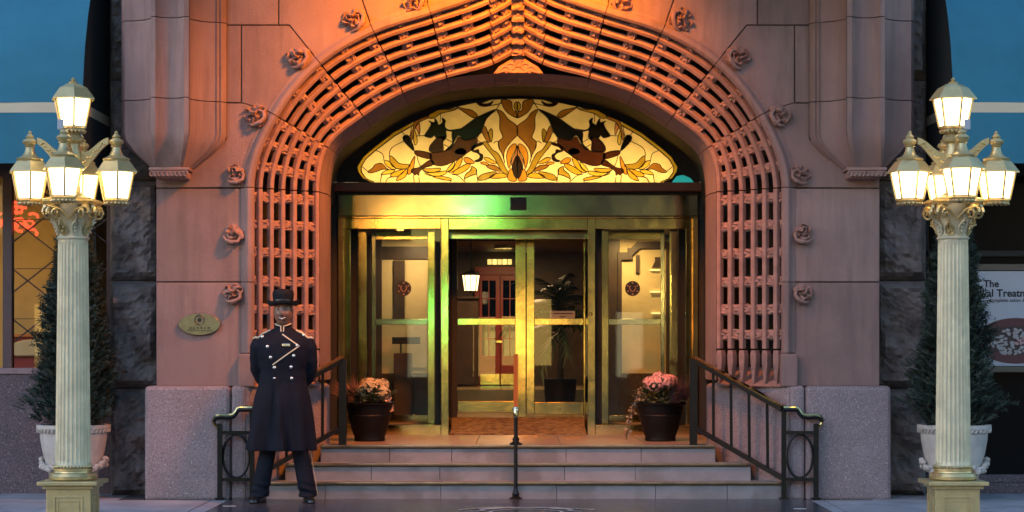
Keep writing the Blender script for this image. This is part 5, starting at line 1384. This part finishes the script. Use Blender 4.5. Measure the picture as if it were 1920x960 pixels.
bd.tube([(0,.02,1.42),(0,.015,1.52),(0,.008,1.60),(0,.005,1.66)], [.075,.062,.060,.058], 20)
for sx in (-1,1): bd.ball((sx*.080,.012,1.69), .03, 10, 8, (.35,.6,1.05))
bd.loft([el(z,a,b) for z,a,b in ((.90,.155,.11),(1.0,.16,.115),(1.1,.145,.10),(1.25,.165,.115),(1.38,.18,.11),(1.45,.16,.09),(1.50,.09,.07))])
for sx in (-1,1):
    bd.tube([(sx*.165,.0,1.44),(sx*.19,.03,1.30),(sx*.215,.06,1.17),(sx*.15,.15,1.06),(sx*.06,.20,.99)], [.06,.048,.042,.036,.027], 12)
    ax, ay = ANK[sx]; bd.tube([(sx*.085,0,.96),(sx*.11,0,.75),(sx*.15,-.01,.50),(sx*.175,.0,.30),(ax,.02,.10),(ax,0,.06)], [.09,.08,.058,.052,.036,.036], 12)
    bd.tube([(ax,.02,.07),(ax+sx*.02,-.06,.045),(ax+sx*.03,-.13,.03)], [.036,.033,.026], 10)
    # hand: palm and five fingers clasped behind the back
    w = Vector((sx*.06,.20,.99)); pm = Vector((sx*.0,.225-.03*(sx < 0),.955)); bd.tube([w, w.lerp(pm,.5), pm], [.026,.034,.028], 10)
    for k in range(4):
        o_ = pm+Vector((-sx*.005,.004,.024-.016*k)); L0 = (.060,.068,.064,.052)[k]
        bd.tube([o_, o_+Vector((-sx*L0*.5,.012,-.006)), o_+Vector((-sx*L0*.85,-.002,-.016)), o_+Vector((-sx*L0,-.02,-.022))], [.0095,.009,.0085,.006], 8)
    bd.tube([w+Vector((-sx*.005,.01,.018)), w+Vector((-sx*.03,.03,.03)), w+Vector((-sx*.055,.032,.024))], [.011,.0105,.007], 8)
body = obj_me('body', remesh(bd, .0055, 2, .4), M['skin'], man, PM)
def hb(name, mb, m, smooth=True, parent=None):
    mb.v = [v+PM for v in mb.v]; return obj(name, mb, m, parent or man, smooth=smooth)
iris = M['ink']
for sx in (-1,1):
    e = MB().ball(HC+Vector((sx*.034,-.0775,.016)), .0112, 12, 8, (1.25,1,.62)); hb('eye', e, M['white'])
    hb('pupil', MB().ball(HC+Vector((sx*.034,-.0862,.0165)), .0052, 8, 6), iris)
    hb('eyelid', MB().tube([HC+Vector((sx*.034+d_,-.0880+abs(d_)*.35,.0235-abs(d_)*.38)) for d_ in (-.017,-.009,0,.009,.017)], [.002,.0042,.0048,.0042,.002], 6), M['skin'])
    hb('eyelid', MB().tube([HC+Vector((sx*.034+d_,-.0872+abs(d_)*.35,.0085+abs(d_)*.25)) for d_ in (-.016,-.009,0,.009,.016)], [.002,.0035,.004,.0035,.002], 6), M['skin'])
    hb('nostril', MB().ball(HC+Vector((sx*.0085,-.1195,-.033)), .0045, 8, 6, (1.2,.8,.6)), M['felt'])
    hb('eyebrow', MB().tube([HC+Vector((sx*(.014+.009*k),-.0985+.0032*k+.0004*k*k,.041+.003*math.sin(k*.8))) for k in range(5)], [.002,.0036,.0036,.003,.0015], 6), M['felt'])
def facey(x, z):
    return -.1035+.9*x*x/.1
tm = MB(); tp = [(x_, -.059+9.5*x_*x_) for x_ in (-.030,-.023,-.015,-.007,0,.007,.015,.023,.030)]
tm.strip([[HC+Vector((x, -.1035+5.5*x*x, z+.0045)) for x, z in tp], [HC+Vector((x, -.1045+5.5*x*x, z-.0085+abs(x)*.26)) for x, z in tp]]); hb('teeth', tm, M['white'], False)
hb('lip', MB().tube([HC+Vector((x, -.1025+5.2*x*x, z+.0085+abs(x)*.05)) for x, z in tp], [.0015,.003,.004,.0045,.0045,.0045,.004,.003,.0015], 6), M['lip'])
hb('lip', MB().tube([HC+Vector((x*.95, -.1025+5.2*x*x, z-.0115+abs(x)*.32)) for x, z in tp], [.0015,.0032,.0048,.0058,.006,.0058,.0048,.0032,.0015], 6), M['lip'])
# trousers
tr = MB()
for sx in (-1,1):
    ax = ANK[sx][0]
    tr.loft([el(z, w_, d_, xx, yy, 24) for z, w_, d_, xx, yy in ((.055,.082,.115,ax,-.01),(.10,.078,.10,ax,.0),(.25,.078,.086,ax-sx*.028,.0),(.45,.074,.078,ax-sx*.066,0),(.65,.080,.085,sx*.105,0),(.95,.085,.095,sx*.075,0))])
tro = remesh(tr, .009, 3)
for v in tro.vertices:
    c = v.co; sx = -1 if c.x < 0 else 1; f_ = max(0, 1-abs(c.z-.10)/.12); c.y += .010*f_*math.sin(c.z*90+c.x*25); c.x += .006*f_*math.sin(c.z*75+1); c.y += .006*math.sin(c.z*21+sx)
trousers = obj_me('trousers', tro, M['cloth'], man, PM)
hb('trouser_stripe', MB().strip([[(.223+.083-.062*((z-.07)/.4), -.028, z), (.223+.0855-.062*((z-.07)/.4), -.005, z)] for z in (.08,.2,.3,.4,.5)]), M['braid'])
for sx in (-1,1):
    ax = ANK[sx][0]; s_ = MB()
    s_.loft([el(z, w_, d_, ax, yo, 24) for z, w_, d_, yo in ((.001,.046,.142,-.045),(.014,.050,.148,-.047),(.016,.047,.144,-.045),(.035,.048,.140,-.042),(.055,.045,.118,-.026),(.078,.041,.085,-.002),(.11,.040,.060,.012))])
    s_.xf(Matrix.Translation((ax,0,0)) @ Matrix.Rotation(sx*.30,4,'Z') @ Matrix.Translation((-ax,0,0)))
    hb('shoe', s_, M['leather'])
# coat
ct = MB()
ct.loft([el(z, a, b, xo, yo, 48, sq) for z, a, b, xo, yo, sq in ((.465,.302,.205,-.026,.01,2.2),(.52,.296,.20,-.024,.01,2.2),(.75,.272,.178,-.018,.005,2.3),(.95,.242,.160,-.01,0,2.3),(1.08,.205,.142,-.004,0,2.4),(1.17,.196,.142,0,0,2.4),(1.30,.222,.158,0,0,2.5),(1.40,.228,.152,0,0,2.6),(1.455,.222,.132,0,.004,2.6),(1.495,.185,.108,0,.008,2.4),(1.525,.125,.088,0,.01,2.2),(1.545,.085,.080,0,.008,2.1),(1.56,.072,.074,0,.006,2))])
for sx in (-1,1):
    ct.tube([(sx*.195,.0,1.445),(sx*.222,.008,1.38),(sx*.230,.03,1.27),(sx*.232,.062,1.18),(sx*.205,.11,1.105),(sx*.14,.17,1.04),(sx*.075,.205,.995)], [.068,.076,.070,.066,.062,.054,.046], 18)
cm_ = remesh(ct, .0085, 6)
for v in cm_.vertices:
    c = v.co
    if c.z < 1.05:
        f_ = (1.05-c.z)/.58; a = math.atan2(c.y, c.x)
        k = .034*f_*math.sin(a*7+.5+.4*math.sin(c.z*4))+.012*f_*math.sin(a*13+2+c.z*3); c.x *= 1+k/.25; c.y *= 1+k/.2
        if c.y < 0:    # front overlap: left panel proud, edge running down from the waist
            st_ = .026*min(1, f_*3); e_ = -.066+.045*f_
            c.y -= st_*max(0, min(1, (c.x-e_)/.012)) if c.x < .05 else st_*max(0, 1-(c.x-.05)/.15)
    elif c.y < .05 and abs(c.x) > .17 and c.z < 1.4:
        f2 = max(0, 1-abs(c.z-1.2)/.16); c.x += .0035*f2*math.sin(c.z*62+c.x*40); c.y += .005*f2*math.sin(c.z*50+c.x*22)
coat = obj_me('coat', cm_, M['cloth'], man, PM)
bm = bmesh.new(); bm.from_mesh(cm_); bvh = BVHTree.FromBMesh(bm)
def on(x, z, off=.004):
    h = bvh.ray_cast(Vector((x,-1,z)), Vector((0,1,0)))
    return (h[0]+Vector((0,-off,0))) if h[0] is not None else Vector((x,-.15,z))
L2 = lambda px, py: ((px-531)/211.6, (943-py)/211.6)
def braid(name, pts, w, n=14):
    path = []
    for (a, b) in zip(pts, pts[1:]):
        for k in range(n): path.append(on(a[0]+(b[0]-a[0])*k/n, a[1]+(b[1]-a[1])*k/n))
    path.append(on(*pts[-1])); mb = MB().tube(path, w, 6); hb(name, mb, M['braid'], parent=coat)
braid('front_braid', [L2(532,627), L2(564,649), L2(515,684)], .0062)
a_, b_ = L2(516,709), L2(528,843)
edge = [on(a_[0]+(b_[0]-a_[0])*k/18, a_[1]+(b_[1]-a_[1])*k/18, .0) for k in range(19)]
hb('coat_edge', MB().loft([[p+Vector((-.002,.012,0)), p+Vector((-.004,-.011,0)), p+Vector((.010,-.014,0)), p+Vector((.045,-.004,0)), p+Vector((.05,.012,0))] for p in edge]), M['cloth'], True, coat)
for sx in (-1,1): hb('coat_seam', MB().tube([on(sx*(.115-.01*k), 1.36-.05*k, .001) for k in range(6)]+[on(sx*(.06+.012*k), 1.10-.09*k, .001) for k in range(7)], .0022, 5), M['felt'], parent=coat)
for px, py in ((494,632),(505,650),(511,670),(518,689),(518,710),(570,629),(560,648),(554,667),(549,688),(550,709)):
    x, z = L2(px, py); p = on(x, z, .002); hb('button', MB().ball(p, .0155, 12, 8, (1,.55,1)), M['silver'], parent=coat)
x, z = L2(540,647); p = on(x, z, .006); hb('name_badge', MB().box(p.x-.036, p.x+.036, p.y-.003, p.y+.004, p.z-.0115, p.z+.0115, .002), M['silver'], False, coat)
# stand collar with braid edge, open at the throat
cols = []
for sx in (-1,1):
    rows_ = []
    for k in range(13):
        a = R(-78+k*(168/12)) ; xx = sx*math.cos(a)*.0; 
        ang = R(262-k*14.2) if sx < 0 else R(278+k*14.2)
        rows_.append([Vector((.074*math.cos(ang), .076*math.sin(ang)+.004, 1.528+.012*(k/12))), Vector((.072*math.cos(ang)+sx*.004*(k < 3), .074*math.sin(ang)+.004, 1.565+.022*min(1,k/5)))])
    mb = MB().strip(rows_); inner_ = [[p*1.0+Vector((-p.x*.05, -p.y*.05, 0)) for p in r] for r in rows_]; mb.strip(inner_)
    hb('collar', mb, M['cloth'], True, coat)
    hb('collar_braid', MB().tube([rows_[0][0]+Vector((0,-.012,-.012))]+[r[1]+Vector((0,-.004,0)) for r in rows_], .005, 6), M['braid'], parent=coat)
# shoulder boards
bm2 = bvh
def down(x, y):
    h = bvh.ray_cast(Vector((x,y,2)), Vector((0,0,-1))); return h[0]+Vector((0,0,.004)) if h[0] is not None else Vector((x,y,1.5))
for sx in (-1,1):
    lp = []
    for k in range(11): lp.append(down(sx*(.115+.013*k), -.030))
    for k in range(5): lp.append(down(sx*(.255+.01*math.sin(k*.785)), -.03+.012*k*1.2))
    for k in range(11): lp.append(down(sx*(.245-.013*k), .030))
    hb('epaulette', MB().tube(lp, .0065, 6), M['braid'], parent=coat)
    hb('epaulette', MB().tube([down(sx*(.14+.012*k), -.004) for k in range(8)], .0042, 6), M['braid'], parent=coat)
# hat with a rolled brim
ht = MB(); zb = 1.775; n = 48
rows_ = []
for rr, kind in ((.088,'in'),(.112,'b'),(.132,'e'),(.145,'e2')):
    r_ = []
    for k in range(n):
        a = 2*math.pi*k/n; c, s_ = math.cos(a), math.sin(a); side = abs(c)**2
        z = zb-.012*(1-side)+ {'in':-.004,'b':-.016,'e':-.008,'e2':.026}[kind]*(.25+side) - .014*side
        r_.append(Vector((c*rr*(1.0), s_*(rr+.012)+.004, z)))
    rows_.append(r_)
inner_ = [[v+Vector((0,0,.006)) for v in r] for r in rows_[::-1]]
ht.loft(rows_+inner_, cap=False)
ht.loft([[Vector((math.cos(2*math.pi*k/n)*r, math.sin(2*math.pi*k/n)*(r+.012)+.004, z)) for k in range(n)] for r, z in ((.088,zb-.01),(.091,zb+.03),(.095,zb+.065),(.0945,zb+.083),(.090,zb+.099),(.080,zb+.110),(.062,zb+.117),(.03,zb+.121),(.004,zb+.122))])
hat = hb('hat', ht, M['felt'])
hb('hat_band', MB().loft([[Vector((math.cos(2*math.pi*k/n)*r, math.sin(2*math.pi*k/n)*(r+.012)+.004, z)) for k in range(n)] for r, z in ((.0905,zb),(.0915,zb+.002),(.0922,zb+.026),(.0912,zb+.028))]), mat('satin_band', (.008,.009,.014), .3), True, hat)
